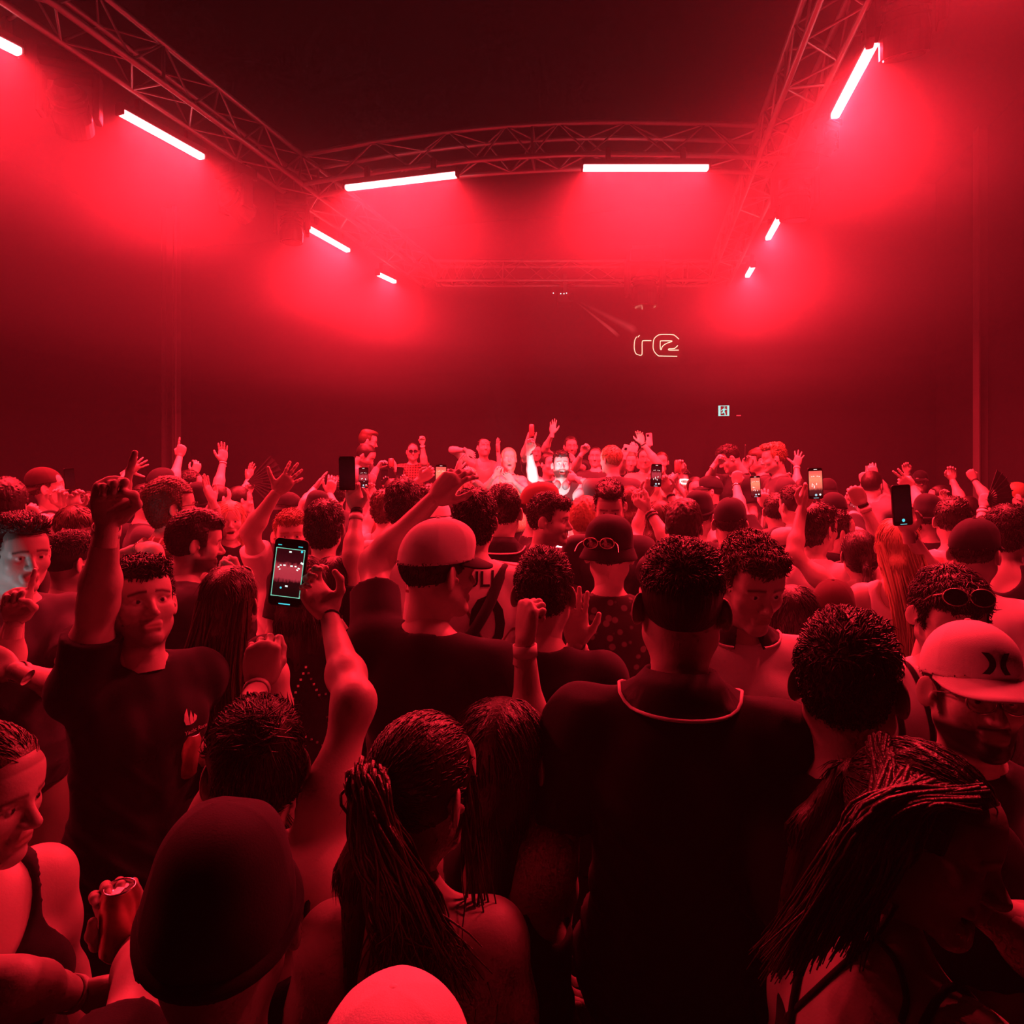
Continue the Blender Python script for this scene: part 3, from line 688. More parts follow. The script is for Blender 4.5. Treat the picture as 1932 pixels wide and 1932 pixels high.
def cap_lib(st, lod):
    """list of (name, mesh) for a head covering"""
    if (st, lod) in CAPS: return CAPS[(st, lod)]
    h = (.0042, .0065, .010, .0038)[lod]; out = []
    def cut(z0, tilt=0.0, amp=.0):
        def g(D, X, Y, Z):
            D = D - amp * wob(X, Y, Z, 45, 5) if amp else D
            a = np.arctan2(X, Y + .012); D = D - .0016 * (1 - np.abs(np.sin(a * 3)) ** .35) * (Z > z0 + .02)
            return np.maximum(D, z0 + tilt * Y - Z)
        return g
    if st in ('cap', 'cap_back'):
        sg = 1 if st == 'cap' else -1
        V, Q = grow([ell((0, -.012, .036), (.089, .108, .112), k=.01), ell((0, .03 * sg, .09), (.066, .07, .055), k=.03)], h, cut(.036, .10 * sg, .002)); out.append(('crown', np_mesh('cap_crown', V, Q)))
        n, m = 17, 7; V = []
        for t in (0, 1):
            for i in range(n):
                a = (i / (n - 1) - .5) * math.pi * .98
                for j in range(m):
                    r = j / (m - 1); px = math.sin(a) * (.080 + .004 * r); py = (.080 + .085 * r) * math.cos(a) ** .75 + .004
                    if sg < 0: px, py = -px, -py - .024
                    pz = .044 + .008 * sg - .030 * r * math.cos(a) ** .5 - 2.6 * px * px + (.0045 if t == 0 else 0); V.append((px, py, pz))
        Q = []
        for i in range(n - 1):
            for j in range(m - 1):
                a = i * m + j; Q.append((a, a + 1, a + m + 1, a + m)); b = a + n * m; Q.append((b, b + m, b + m + 1, b + 1))
        for i in range(n - 1):
            a = i * m + m - 1; Q.append((a, a + n * m, a + n * m + m, a + m))
        out.append(('brim', np_mesh('cap_brim', np.array(V), np.array(Q))))
        V, Q = grow([ell((0, -.012, .151), (.007, .007, .004), k=.002)], .002); out.append(('button', np_mesh('cap_button', V, Q)))
    elif st == 'bucket':
        V, Q = grow([ell((0, -.014, .040), (.097, .116, .112), k=.01), ell((0, -.03, .10), (.085, .09, .055), k=.03)], h, cut(.03, 0, .006)); out.append(('crown', np_mesh('hat_crown', V, Q)))
        n, m = 36, 6; V = []
        for t in (0, 1):
            for i in range(n):
                a = 2 * math.pi * i / n
                for j in range(m):
                    r = j / (m - 1); w = .006 * math.sin(3 * a + 1) * r
                    V.append((math.sin(a) * (.092 + .022 * r + w), -.012 + math.cos(a) * (.110 + .022 * r + w), .044 - .052 * r - (.004 if t else 0)))
        Q = []
        for i in range(n):
            for j in range(m - 1):
                a = i * m + j; b = ((i + 1) % n) * m + j; Q.append((a, b, b + 1, a + 1)); Q.append((a + n * m, a + 1 + n * m, b + 1 + n * m, b + n * m))
            a = i * m + m - 1; b = ((i + 1) % n) * m + m - 1; Q.append((a, b, b + n * m, a + n * m))
        out.append(('brim', np_mesh('hat_brim', np.array(V), np.array(Q))))
    elif st == 'beanie':
        V, Q = grow([ell((0, -.02, .045), (.094, .112, .115), k=.01), ell((0, -.03, .12), (.07, .08, .05), k=.03)], h, cut(.022, .25, .006)); out.append(('crown', np_mesh('beanie_crown', V, Q)))
        V, Q = tube_arrays([(math.sin(a) * .092, -.016 + math.cos(a) * .109, .034 + .25 * (math.cos(a) * .1)) for a in np.linspace(0, 2 * math.pi, 40, endpoint=False)], .012, 8, True); out.append(('cuff', np_mesh('beanie_cuff', V, Q)))
    CAPS[(st, lod)] = out
    return out

# ------------------------------------------------------------------ figure materials
M_SKIN = mat('skin', attr=True, rough=.48, noise=.10, nscale=14, bump=.06, bscale=220, spec=.45)
def hair_mat(c):
    key = 'hair_%02d_%02d_%02d' % tuple(int(x * 99) for x in c)
    if key in MATS: return MATS[key]
    m = mat(key, c, .42, spec=.5)
    nt = m.node_tree; b = nt.nodes['Principled BSDF']; tc = nt.nodes.new('ShaderNodeTexCoord'); mp = nt.nodes.new('ShaderNodeMapping'); mp.inputs['Scale'].default_value = (170, 170, 14)
    nz = nt.nodes.new('ShaderNodeTexNoise'); nz.inputs['Scale'].default_value = 1; nz.inputs['Detail'].default_value = 2; nz.inputs['Distortion'].default_value = .6
    bp = nt.nodes.new('ShaderNodeBump'); bp.inputs['Strength'].default_value = .55; bp.inputs['Distance'].default_value = .004
    nt.links.new(tc.outputs['Object'], mp.inputs[0]); nt.links.new(mp.outputs[0], nz.inputs['Vector']); nt.links.new(nz.outputs['Fac'], bp.inputs['Height']); nt.links.new(bp.outputs[0], b.inputs['Normal'])
    return m
def cloth_mat(c, stripe=None):
    """woven cloth; stripe = (kind, colour, scale): v vertical stripes, h horizontal, p plaid, d dotted print, t geometric lines"""
    key = 'cloth_%02d_%02d_%02d_%s' % (*[int(x * 99) for x in c], '' if not stripe else '%s_%d_%d' % (stripe[0], int(stripe[1][0] * 99), int(stripe[2])))
    if key in MATS: return MATS[key]
    m = mat(key, c, .85, bump=.10, bscale=420, spec=.25, sheen=.08)
    if stripe:
        nt = m.node_tree; N = nt.nodes; L = nt.links; b = N['Principled BSDF']; tc = N.new('ShaderNodeTexCoord'); k, c2, sc = stripe
        mx = N.new('ShaderNodeMix'); mx.data_type = 'RGBA'; mx.inputs[6].default_value = (*c, 1); mx.inputs[7].default_value = (*c2, 1)
        if k in 'vhp':
            def wave(axis):
                w = N.new('ShaderNodeTexWave'); w.bands_direction = axis; w.inputs['Scale'].default_value = sc; w.inputs['Distortion'].default_value = .3; L.new(tc.outputs['Object'], w.inputs['Vector'])
                cr = N.new('ShaderNodeMapRange'); cr.inputs[1].default_value = .86 if k != 'p' else .45; cr.inputs[2].default_value = .93 if k != 'p' else .75; L.new(w.outputs['Fac'], cr.inputs[0]); return cr.outputs[0]
            if k == 'p':
                a = N.new('ShaderNodeMath'); a.operation = 'MULTIPLY_ADD'; a.inputs[1].default_value = .5; L.new(wave('X'), a.inputs[0])
                a2 = N.new('ShaderNodeMath'); a2.operation = 'MULTIPLY'; a2.inputs[1].default_value = .5; L.new(wave('Z'), a2.inputs[0]); L.new(a2.outputs[0], a.inputs[2]); fac = a.outputs[0]
            else: fac = wave('X' if k == 'v' else 'Z')
        elif k == 'd':
            v = N.new('ShaderNodeTexVoronoi'); v.inputs['Scale'].default_value = sc; L.new(tc.outputs['Object'], v.inputs['Vector'])
            cr = N.new('ShaderNodeMapRange'); cr.inputs[1].default_value = .34; cr.inputs[2].default_value = .26; L.new(v.outputs['Distance'], cr.inputs[0]); fac = cr.outputs[0]
        else:
            v = N.new('ShaderNodeTexVoronoi'); v.feature = 'DISTANCE_TO_EDGE'; v.inputs['Scale'].default_value = sc; L.new(tc.outputs['Object'], v.inputs['Vector'])
            cr = N.new('ShaderNodeMapRange'); cr.inputs[1].default_value = .03; cr.inputs[2].default_value = .015; L.new(v.outputs['Distance'], cr.inputs[0]); fac = cr.outputs[0]
        L.new(fac, mx.inputs[0]); L.new(mx.outputs[2], b.inputs['Base Color'])
    return m
M_SHOE = mat('dark_shoe_leather', (.05, .05, .05), .5)
SHOE = {}
def shoe_mesh():
    if 's' not in SHOE:
        V, Q = grow([ell((0, .055, .035), (.047, .135, .04), k=.02), cone((0, -.03, .06), (0, -.035, .11), .045, .042, k=.03)], .012, lambda D, X, Y, Z: np.maximum(D, -Z))
        SHOE['s'] = np_mesh('shoe', V, Q); SHOE['s'].materials.append(M_SHOE)
    return SHOE['s']
CAMP = np.array((0, 0, HC))
def Un(px, py, d): return np.array(((px - CX) / F * d, d, HC - (py - HZ) / F * d))
def reach(px, py, S, L, sign):
    """point on the sight line of px,py at distance L from S (nearer or farther solution)"""
    u = np.array(((px - CX) / F, 1, -(py - HZ) / F)); w = CAMP - S
    A = u @ u; B = u @ w; C = w @ w - L * L; disc = B * B - A * C
    if disc <= 0: t = -B / A
    else: t = (-B + sign * math.sqrt(disc)) / A
    t = max(t, .35)
    q = CAMP + t * u
    return q
def m4(Rm, t): 
    M = Matrix.Identity(4)
    for i in range(3):
        for j in range(3): M[i][j] = float(Rm[i, j])
        M[i][3] = float(t[i])
    return M
DARK = (.016, .010, .008); BROWN = (.06, .032, .018); LIGHT = (.30, .19, .10); BLOND = (.55, .40, .24)
BLK = (.014, .014, .016); CHAR = (.05, .05, .055); GREY = (.22, .22, .23); WHT = (.78, .78, .77); TAN = (.46, .40, .32); RUST = (.32, .14, .12)
FIG = []
SHIFT = {12: 1.005, 14: 0.995, 15: 1.029, 17: 0.968, 19: 1.014, 21: 0.986, 22: 0.993, 24: 1.004, 25: 1.007, 31: 0.984, 32: 1.008, 34: 0.992, 35: 1.016, 36: 0.956, 37: 1.041, 42: 1.012, 44: 0.967, 45: 0.984, 46: 1.016, 50: 1.028, 55: 1.038, 56: 0.963, 59: 0.985, 61: 1.015, 65: 0.978, 68: 1.007, 81: 0.950, 82: 0.984, 83: 1.050, 90: 0.952, 92: 1.048, 93: 0.967, 94: 0.950}   # elbow room between neighbours
def ring(root, name, c, axis, rx, wd, m, th=.003):
    """a wristband: flat ring round a limb"""
    axis = axis / np.linalg.norm(axis); a = np.cross(axis, (0, 0, 1.0) if abs(axis[2]) < .9 else (1.0, 0, 0)); a /= np.linalg.norm(a); b = np.cross(axis, a)
    n = 20; th_ = np.linspace(0, 2 * np.pi, n, endpoint=False); V = []
    for r, o in ((rx, -wd), (rx + th, -wd), (rx + th, wd), (rx, wd)):
        V.append(c + axis * o / 2 + r * (np.cos(th_)[:, None] * a + np.sin(th_)[:, None] * b))
    V = np.concatenate(V); Q = []
    for k in range(4):
        for i in range(n): Q.append((k * n + i, k * n + (i + 1) % n, ((k + 1) % 4) * n + (i + 1) % n, ((k + 1) % 4) * n + i))
    o = np.array(PW[root.name].translation); link(name, np_mesh(name, V - o, np.array(Q)), m, root, PW[root.name].copy())
M_BAND = mat('paper_wristband', (.72, .68, .66), .6); M_CORD = mat('dark_cord', (.02, .02, .02), .7); M_METAL = mat('polished_metal', (.8, .75, .7), .2, metal=1.0)
M_LENSD = mat('dark_glass_lens', (.01, .01, .012), .06, spec=.9); M_FRAMEL = mat('pale_glasses_frame', (.7, .6, .5), .3, metal=.6)
def glasses(root, MH, name, c, dz=0, tilt=0, r=.024, frame=None, lens=True, arms=True, s=1.0):
    """spectacles in the head frame, c = middle of the bridge"""
    G = MH @ m4(rotx(tilt), c) @ Matrix.Scale(s, 4); pr = []
    for sx in (-1, 1):
        pts = [(sx * .031 + r * 1.12 * math.cos(a), -.10 * (sx * .031 + r * math.cos(a)) ** 2 * 10, r * .86 * math.sin(a)) for a in np.linspace(0, 2 * math.pi, 22, endpoint=False)]
        pr.append(tube_arrays(pts, .0019, 6, True))
        if arms: pr.append(tube_arrays(smooth_path([(sx * .060, -.006, .008), (sx * .074, -.045, .006), (sx * .080, -.10, -.004)], 7), .0017, 5))
    pr.append(tube_arrays([(-.007, 0, .004), (0, .002, .007), (.007, 0, .004)], .0016, 6))
    V, Q = join_arrays(pr); fr = link(name, np_mesh('glasses_frame', V, Q), frame or M_CORD, root, G)
    if lens:
        V = []; Q = []
        for sx in (-1, 1):
            o = len(V); n = 22
            for z in (.0012, -.0012):
                for a in np.linspace(0, 2 * math.pi, n, endpoint=False): V.append((sx * .031 + r * 1.1 * math.cos(a), -.10 * (sx * .031 + r * math.cos(a)) ** 2 * 10 + z, r * .84 * math.sin(a)))
                V.append((sx * .031, .003 + z, 0))
            for k in range(2):
                b = o + k * (n + 1)
                for i in range(n): Q.append((b + i, b + (i + 1) % n, b + n) if k == 0 else (b + (i + 1) % n, b + i, b + n))
        link('lens', np_mesh('glasses_lens', np.array(V), np.array(Q)), M_LENSD, fr, G)
    return fr

def person(label, hx, hy, hh, yaw=0, hyaw=None, pitch=0, roll=0, sex='m', mouth='n', hair='short', hc=DARK, cap=None, cc=BLK, top='tee', tc=BLK, stripe=None, bottom='trousers', bc=CHAR,
           arms=(), beard=0, skin=.55, fl=0.0, lod=None, d=None, lean=(0, 0), wide=1.0, hoff=.012, scalp=.5, nlen=1.0, group=None, sq=0.0, face=True, tall=0):
    t0 = time.time()
    hs = 1.0 if sex == 'm' else .95
    if d is None: d = F * .24 * hs / hh
    d *= SHIFT.get(len(FIG), 1.0)
    if lod is None: lod = 0 if hh > 82 else (1 if hh > 46 else 2)
    hl = 3 if hh > 135 and lod == 0 else lod
    va = math.atan2(hx - CX, F)          # angles are read against the sight line
    H = Un(hx, hy, d); yw = math.radians(yaw) + va; hy_ = math.radians(yaw if hyaw is None else hyaw) + va
    Rh = rotz(-hy_) @ rotx(math.radians(pitch)) @ roty(math.radians(roll)); Rb = rotz(-yw)
    fw = Rb @ V3(0, 1, 0); rt = Rb @ V3(1, 0, 0); up = V3(0, 0, 1)
    half = rotz(-(yw * .5 + hy_ * .5)) @ rotx(math.radians(pitch * .35)) @ roty(math.radians(roll * .5))
    NB = H + hs * (half @ V3(0, -.038, -.182 * nlen)); ht = H[2] + .12 - fl; s = float(np.clip(ht / 1.78, .88, 1.06)) * hs ** .5
    m_ = sex == 'm'; w = wide
    shw = (.172 if m_ else .145) * s * w
    LV = V3(lean[0], lean[1], 0)
    P = NB + V3(0, 0, -.53 * s) - LV; P[2] = max(P[2], fl + .35); Cc = NB + (P - NB) * .38 + fw * .008; Bl = NB + (P - NB) * .72
    SH = {}
    for sd, sg in (('l', -1), ('r', 1)): SH[sd] = NB + rt * sg * shw + V3(0, 0, -.062 * s)
    A = {}
    for a in arms:
        sd, e, wr, pose, tip = a[:5]; op = a[5] if len(a) > 5 else {}
        S = SH[sd].copy()
        E0 = reach(e[0], e[1], S, .295 * s, op.get('e', 1 if abs(yaw) < 90 else -1))
        if E0[2] > S[2] + .02:
            f_ = min(1, (E0[2] - S[2]) / .25); S = S + V3(0, 0, .045 * f_) - rt * (1 if sd == 'r' else -1) * .030 * f_; SH[sd] = S
            E0 = reach(e[0], e[1], S, .295 * s, op.get('e', 1 if abs(yaw) < 90 else -1))
        if 'ed' in op: E0 = Un(e[0], e[1], op['ed'])
        W0 = Un(wr[0], wr[1], op['wd']) if 'wd' in op else reach(wr[0], wr[1], E0, .255 * s, op.get('w', -1 if abs(yaw) >= 90 else 1))
        A[sd] = (S, E0, W0, pose, tip, op)
    for sd, sg in (('l', -1), ('r', 1)):
        if sd not in A:
            S = SH[sd]; E0 = S + rt * sg * .055 * w + V3(0, 0, -.285 * s) - fw * .02; W0 = E0 + V3(0, 0, -.24 * s) + fw * .08 + rt * sg * .005
            A[sd] = (S, E0, W0, 'relax', None, {})
    root = empty('person', (P[0], P[1], fl), label, 'person', group); O = np.array((P[0], P[1], fl)); PW[root.name] = Matrix.Translation(O); MO = Matrix.Translation(O)
    fm = 1 if m_ else .86
    # --- torso and limbs
    nr = (.052 if m_ else .044) * hs
    hn = H + hs * (Rh @ V3(0, -.030, -.095))
    T = [cone(NB + V3(0, 0, -.02), hn, nr * 1.08, nr, k=.03), cone(NB + V3(0, 0, -.005) - fw * .012, SH['l'], .046 * fm, .046 * fm, k=.05), cone(NB + V3(0, 0, -.005) - fw * .012, SH['r'], .046 * fm, .046 * fm, k=.05),
         cone(SH['l'] - up * .02, SH['r'] - up * .02, .062 * fm * w, k=.05),
         ell(Cc, V3(.152 * w, .108 * w, .205 * s) * (1 if m_ else .9), Rb, k=.06), ell(Bl, V3(.136 * w, .104 * w, .17 * s) * (1 if m_ else .88), Rb, k=.06), ell(P, V3(.162 * w, .122 * w, .125) * (1 if m_ else 1.02), Rb, k=.06)]
    if not m_:
        for sg in (-1, 1): T.append(ell(Cc + rt * sg * .066 + fw * .085 + V3(0, 0, .0), (.056, .056, .058), Rb, k=.04))
    else:
        for sg in (-1, 1): T.append(ell(Cc + rt * sg * .07 + fw * .072 + V3(0, 0, .045), (.07, .045, .06), Rb, k=.04)); T.append(ell(Cc + rt * sg * .075 - fw * .075 + V3(0, 0, .05), (.07, .04, .085), Rb, k=.04))
    armp = {}
    for sd in 'lr':
        S, E0, W0 = A[sd][:3]; mf = E0 + (W0 - E0) * .28
        armp[sd] = [ell(S, (.062 * fm,) * 3, k=.04), cone(S, E0, .052 * fm, .040 * fm, k=.03), ell(S + (E0 - S) * .42, (.051 * fm,) * 3, k=.06), cone(E0, mf, .0415 * fm, .0425 * fm, k=.045), cone(mf, W0, .042 * fm, .0265 * fm, k=.035)]
    hb = .022 if lod == 2 else (.015 if lod == 1 else .011)
    ha = hb if lod == 2 else (.011 if lod == 1 else .0075)
    lowz = P[2] - .10
    bare = top in ('tank', 'strap', 'none', 'bandeau', 'vneck')
    if bare and lod < 2: hb = ha
    prims = T + armp['l'] + armp['r']
    parts = [grow(prims, hb if bare else ha if lod == 0 else hb, lo=V3(-99, -99, lowz - .05))]
    cols = [np.tile(np.array((skin, skin * .86, skin * .80)), (len(parts[0][0]), 1))]
    # --- head
    V, Q, m = head_lib(('m' if m_ else 'f') + mouth, hl)
    c = np.tile(np.array((skin, skin * .86, skin * .80)), (len(V), 1)); hcn = np.array(hc)
    def mixin(mask, col, k=1.0):
        mk = np.clip(mask * k, 0, 1)[:, None]; c[:] = c * (1 - mk) + np.array(col)[None, :] * mk
    if beard: mixin(m['beard'], hcn * 1.2, beard)
    mixin(m['lip'], (skin * (.58 if m_ else .68), skin * .34, skin * .31), .8); mixin(m['brow'], hcn, .92 if m_ else .8); mixin(m['eye'], (.75, .75, .75)); mixin(m['iris'], (.02, .012, .01)); mixin(m['mouth'], (.06, .015, .015)); mixin(m['teeth'], (.85, .83, .78))
    if hair: mixin(m['scalp'], hcn, scalp)
    parts.append((V * hs @ Rh.T + H, Q)); cols.append(c)
    # --- hands
    for sd in 'lr':
        S, E0, W0, pose, tip, op = A[sd]; V, Q = hand_lib(pose, hl)
        fd = (W0 - E0) / np.linalg.norm(W0 - E0)
        if tip is not None:
            tp = Un(tip[0], tip[1], W0[1] + op.get('td', 0.0)); fd = tp - W0; fd = fd / max(np.linalg.norm(fd), 1e-6)
            n0 = CAMP - W0
        else: n0 = rt * (1 if sd == 'l' else -1)
        n0 = n0 - fd * (n0 @ fd); n0 /= max(np.linalg.norm(n0), 1e-6)
        pf = math.radians(op.get('pf', (0 if pose == 'hold' else 180) if abs(yaw) < 80 else ((180 if pose == 'hold' else 0) if abs(yaw) > 100 else (40 if sd == 'l' else -40)))) if tip is not None else 0; sd_ = np.cross(fd, n0); nn = n0 * math.cos(pf) + sd_ * math.sin(pf)
        X = np.cross(fd, nn); Rm = np.stack([X, fd, nn], 1); k = hs * op.get('hs', 1.0)
        Vv = V.copy(); 
        if sd == 'l': Vv[:, 0] *= -1; Q = Q[:, ::-1]
        parts.append((Vv * k @ Rm.T + W0, Q)); cols.append(np.tile(np.array((skin, skin * .86, skin * .80)), (len(V), 1)))
        A[sd] = A[sd] + (Rm,)
    V, Q = join_arrays(parts); me = np_mesh('body', V - O, Q, np.concatenate(cols)); link('body', me, M_SKIN, root, MO)
    MH = m4(Rh * hs, H)
    # --- hair and head coverings
    if hair and hair != 'bald':
        link('hair', hair_lib(hair if not cap else 'under', hl), None, root, MH); ob = LAST[0]
        set_mat(ob, hair_mat(hc))
    if cap:
        first = None
        for nm, cm in cap_lib(cap, hl):
            ob = link('cap' if first is None and cap.startswith('cap') else ('hat' if first is None else nm), cm, None, root if first is None else first, MH); set_mat(ob, cloth_mat(cc)); first = first or ob
    # --- garments
    pr = None
    if top != 'none':
        hg = (.0080 if hl == 3 else .0095) if lod == 0 else (.014, .014, .021)[lod]; off = hoff
        def infl(p, o):
            if p[0] in 'cf': return (p[0], p[1], p[2], p[3] + o, p[4] + o, p[5], p[6])
            return ('e', p[1], p[2] + o, p[3], p[4], p[5])
        G = [infl(p, off) for p in T[1:5]] + [infl(p, off + .012) for p in T[5:6]] + [infl(p, off + .020) for p in T[6:7]] + [infl(p, off) for p in T[7:]]; cutz = P[2] - .09; slv = {'tee': .62, 'polo': .66, 'long': 9, 'jacket': 9}.get(top, 0); seed = len(FIG) % 9
        for sd in 'lr':
            S, E0, W0 = A[sd][:3]
            if slv == 9:
                G += [cone(S, E0, .058 * fm + off * .8, .048 * fm + off * .5, k=.04), cone(E0, W0 - (W0 - E0) * .06, .048 * fm + off * .5, .034 + off * .4, k=.02)]
            elif slv > 0: G += [ell(S, (.064 * fm + off,) * 3, k=.04), fcone(S, S + (E0 - S) * slv, .062 * fm + off, .062 * fm + off * 1.1, k=.02)]
        sphere_r = .078 * hs if top not in ('jacket',) else .072
        subs = []
        if top in ('tee', 'polo', 'long', 'jacket'): subs.append(ell(NB + V3(0, 0, .055) + fw * .012, (sphere_r, sphere_r, .062), Rb, k=.008, sub=True))
        elif top == 'tank' or top == 'vneck':
            subs.append(ell(NB + V3(0, 0, .01) + fw * .05, (.085, .13, .13 if m_ else .15), Rb, k=.01, sub=True)); subs.append(ell(NB + V3(0, 0, .01) - fw * .09, (.08, .08, .11), Rb, k=.01, sub=True))
            for sd, sg in (('l', -1), ('r', 1)): subs.append(ell(SH[sd] + rt * sg * .035 - up * .03, (.085, .12, .115), Rb, k=.01, sub=True))
        elif top in ('strap', 'bandeau'):
            subs.append(ell(NB + V3(0, 0, .05) - fw * .0, (.34, .34, .23 * s), Rb, k=.01, sub=True))
        def post(D, X, Y, Z):
            a = .0055 if lod == 0 else .0035
            x = (X - NB[0]) * rt[0] + (Y - NB[1]) * rt[1]; dz = NB[2] - Z; lo_ = np.clip((dz - .10) * 5, 0, 1)
            D = D - a * wob(X, Y, Z * .45, 34, 5, seed)
            for ss in (-1, 1):
                ph = 95 * (ss * x * .75 + dz * .62) + 2.2 * np.sin(11 * x + 7 * dz + seed)          # folds running from the shoulders to the middle of the back and chest
                D = D - a * 1.1 * np.maximum(np.sin(ph), -.2) ** 2 * np.clip(ss * x * 9 + .25, 0, 1) * lo_
            D = D - a * .9 * np.maximum(np.sin(85 * dz + 6 * np.sin(9 * x + seed) + 20 * x), 0) * np.clip((dz - .34) * 7, 0, 1)
            return np.maximum(D, cutz - Z)
        V, Q = grow(G + subs, hg, post); cm = np_mesh('top', V - O, Q); nmz = {'tee': 't_shirt', 'polo': 'polo_shirt', 'long': 'shirt', 'jacket': 'jacket', 'tank': 'tank_top', 'vneck': 'top', 'strap': 'camisole', 'bandeau': 'camisole'}[top]
        to = link(nmz, cm, cloth_mat(tc, stripe), root, MO); pr = (V, Q, to)
        if top in ('strap', 'vneck') and lod < 2:
            sp = []
            for sg in (-1, 1):
                a0 = Cc + rt * sg * .075 + fw * .135 + up * .02; a1 = NB + rt * sg * .092 + up * .012 - fw * .005; a2 = NB + rt * sg * .070 - fw * .130 - up * .17
                sp.append(tube_arrays(smooth_path([a0, NB + rt * sg * .088 + fw * .088 - up * .07, a1 + up * .012, NB + rt * sg * .085 - fw * .085 - up * .055, a2], 20), .0052, 6))
            V, Q = join_arrays(sp); link('strap', np_mesh('strap', V - O, Q), cloth_mat(tc), root, MO)
        if top == 'polo':
            n = 28; V = []
            for i in range(n + 1):
                a = math.radians(24) + (2 * math.pi - math.radians(48)) * i / n
                dr = fw * math.cos(a) + rt * math.sin(a); bk = .5 - .5 * math.cos(a)
                for r, z in ((.058, .040), (.061, .062 + .018 * bk), (.080, .040 + .012 * bk), (.100, .004), (.095, .000), (.072, .030)):
                    V.append(NB + dr * r * w + up * z - fw * .006)
            V = np.array(V); Q = np.array([(i * 6 + j, i * 6 + (j + 1) % 6, (i + 1) * 6 + (j + 1) % 6, (i + 1) * 6 + j) for i in range(n) for j in range(6)])
            bv = BVHTree.FromPolygons([Vector(v) for v in pr[0]], [tuple(int(i) for i in q) for q in pr[1]])
            for k_ in range(len(V)):
                nl, nn_, _, _ = bv.find_nearest(Vector(V[k_]))
                if nl is not None and (Vector(V[k_]) - nl).dot(nn_) < .005 and k_ % 6 > 1: V[k_] = np.array(nl + nn_ * .005)
            co = link('collar', np_mesh('collar', V - O, Q), cloth_mat(BLK), to, MO)
            e = V.reshape(n + 1, 6, 3)[:, 3] + up * .002; vv, qq = tube_arrays(e, .0035, 6); link('piping', np_mesh('piping', vv - O, qq), cloth_mat(WHT), co, MO) if False else link('piping', np_mesh('piping', vv - O, qq), cloth_mat(WHT), to, MO)
    # --- legs
    if bottom:
        kn = {}; L = []; shoes = []
        for sg in (-1, 1):
            hipp = P + rt * sg * .088 * w; ank = np.array((P[0], P[1], fl + .09)) + rt * sg * .11 + V3(0, 0, 0); kne = (hipp * .5 + ank * .5) + fw * (.03 + .35 * max(0, .80 * s - (P[2] - fl))); shoes.append(ank); kn[sg] = (hipp, kne, ank)
        G = [ell(P, V3(.160, .120, .13) * w * (1 if m_ else 1.02) + .002, Rb, k=.04)]; skinleg = []
        for sg in (-1, 1):
            hipp, kne, ank = kn[sg]
            if bottom == 'trousers': G += [cone(hipp - up * .03, kne, .084, .068, k=.04), cone(kne, ank, .068, .055, k=.03)]
            elif bottom == 'shorts':
                G += [fcone(hipp, hipp + (kne - hipp) * 1.0, .102, .092, k=.04)]; skinleg += [cone(hipp, kne, .085, .056, k=.04), ell(kne, (.058,) * 3, k=.02), cone(kne, kne + (ank - kne) * .35, .052, .058, k=.02), cone(kne + (ank - kne) * .35, ank, .058, .036, k=.02)]
            else: G += [fcone(hipp + up * .05, hipp + (kne - hipp) * .6, .11, .125, k=.05)]; skinleg += [cone(hipp, kne, .085, .054, k=.04), cone(kne, ank, .056, .034, k=.02)]
        hw = (.014, .020, .026)[lod]
        V, Q = grow(G, hw, (lambda D, X, Y, Z: D - .004 * wob(X, Y, Z, 30, 5, 3)) if lod < 2 else None); link({'trousers': 'trousers', 'shorts': 'shorts', 'skirt': 'skirt'}[bottom], np_mesh('bottom', V - O, Q), cloth_mat(bc), root, MO)
        if skinleg:
            V, Q = grow(skinleg, hw); link('leg', np_mesh('legs', V - O, Q, np.tile(np.array((skin, skin * .86, skin * .80)), (len(V), 1))), M_SKIN, root, MO)
        for a in shoes: link('shoe', shoe_mesh(), None, root, m4(Rb, V3(a[0], a[1], fl)))
    R_ = dict(root=root, H=H, MH=MH, Rh=Rh, A=A, NB=NB, SH=SH, P=P, Cc=Cc, fw=fw, rt=rt, top=pr, O=O, MO=MO, d=d, s=s, hs=hs, lod=hl, fm=fm)
    FIG.append((label, round(time.time() - t0, 2), R_))
    return R_
LAST = [None]
_link = link
def link(*a, **k):
    o = _link(*a, **k); LAST[0] = o; return o
def set_mat(o, m):
    """material on the object, so that copies that share one mesh can differ"""
    me = o.data
    if len(me.materials) == 0: me.materials.append(m)
    o.material_slots[0].link = 'OBJECT'; o.material_slots[0].material = m
def band(p, sd, t=.88, m=None, wd=.022, name='wristband', r=None):
    S, E0, W0 = p['A'][sd][:3]; ring(p['root'], name, E0 + (W0 - E0) * t, W0 - E0, (r or (.0270 + (1 - t) * .034) * p['fm']), wd, m or M_BAND)
def locks(p, starts, mid, end, n, r0, hc, seed=1, jit=.012, name='hair_lock', wave=0.0, k=15):
    """long strands of hair as a bundle of tapering tubes; starts/mid/end: point generators by fraction"""
    rg = random.Random(seed); pr = []; n = int(n * 2.2); r0 = r0 * .62
    for i in range(n):
        u = rg.random(); v = rg.random(); J = lambda s: np.array([rg.gauss(0, s) for _ in range(3)])
        pts = [np.asarray(starts(u, v)) + J(jit * .3)] + [np.asarray(q(u, v)) + J(jit) for q in mid] + [np.asarray(end(u, v)) + J(jit * 1.6)]
        pth = smooth_path(pts, k); tt = np.linspace(0, 1, k)
        if wave: pth = pth + wave * np.stack([np.sin(tt * 9 + i), np.cos(tt * 8 + i * 2), 0 * tt], 1) * tt[:, None]
        pr.append(tube_arrays(pth, r0 * rg.uniform(.6, 1.25) * (1 - .78 * tt ** 1.6), 5))
    V, Q = join_arrays(pr); return link(name, np_mesh(name, V - p['O'], Q), hair_mat(hc), p['root'], p['MO'])
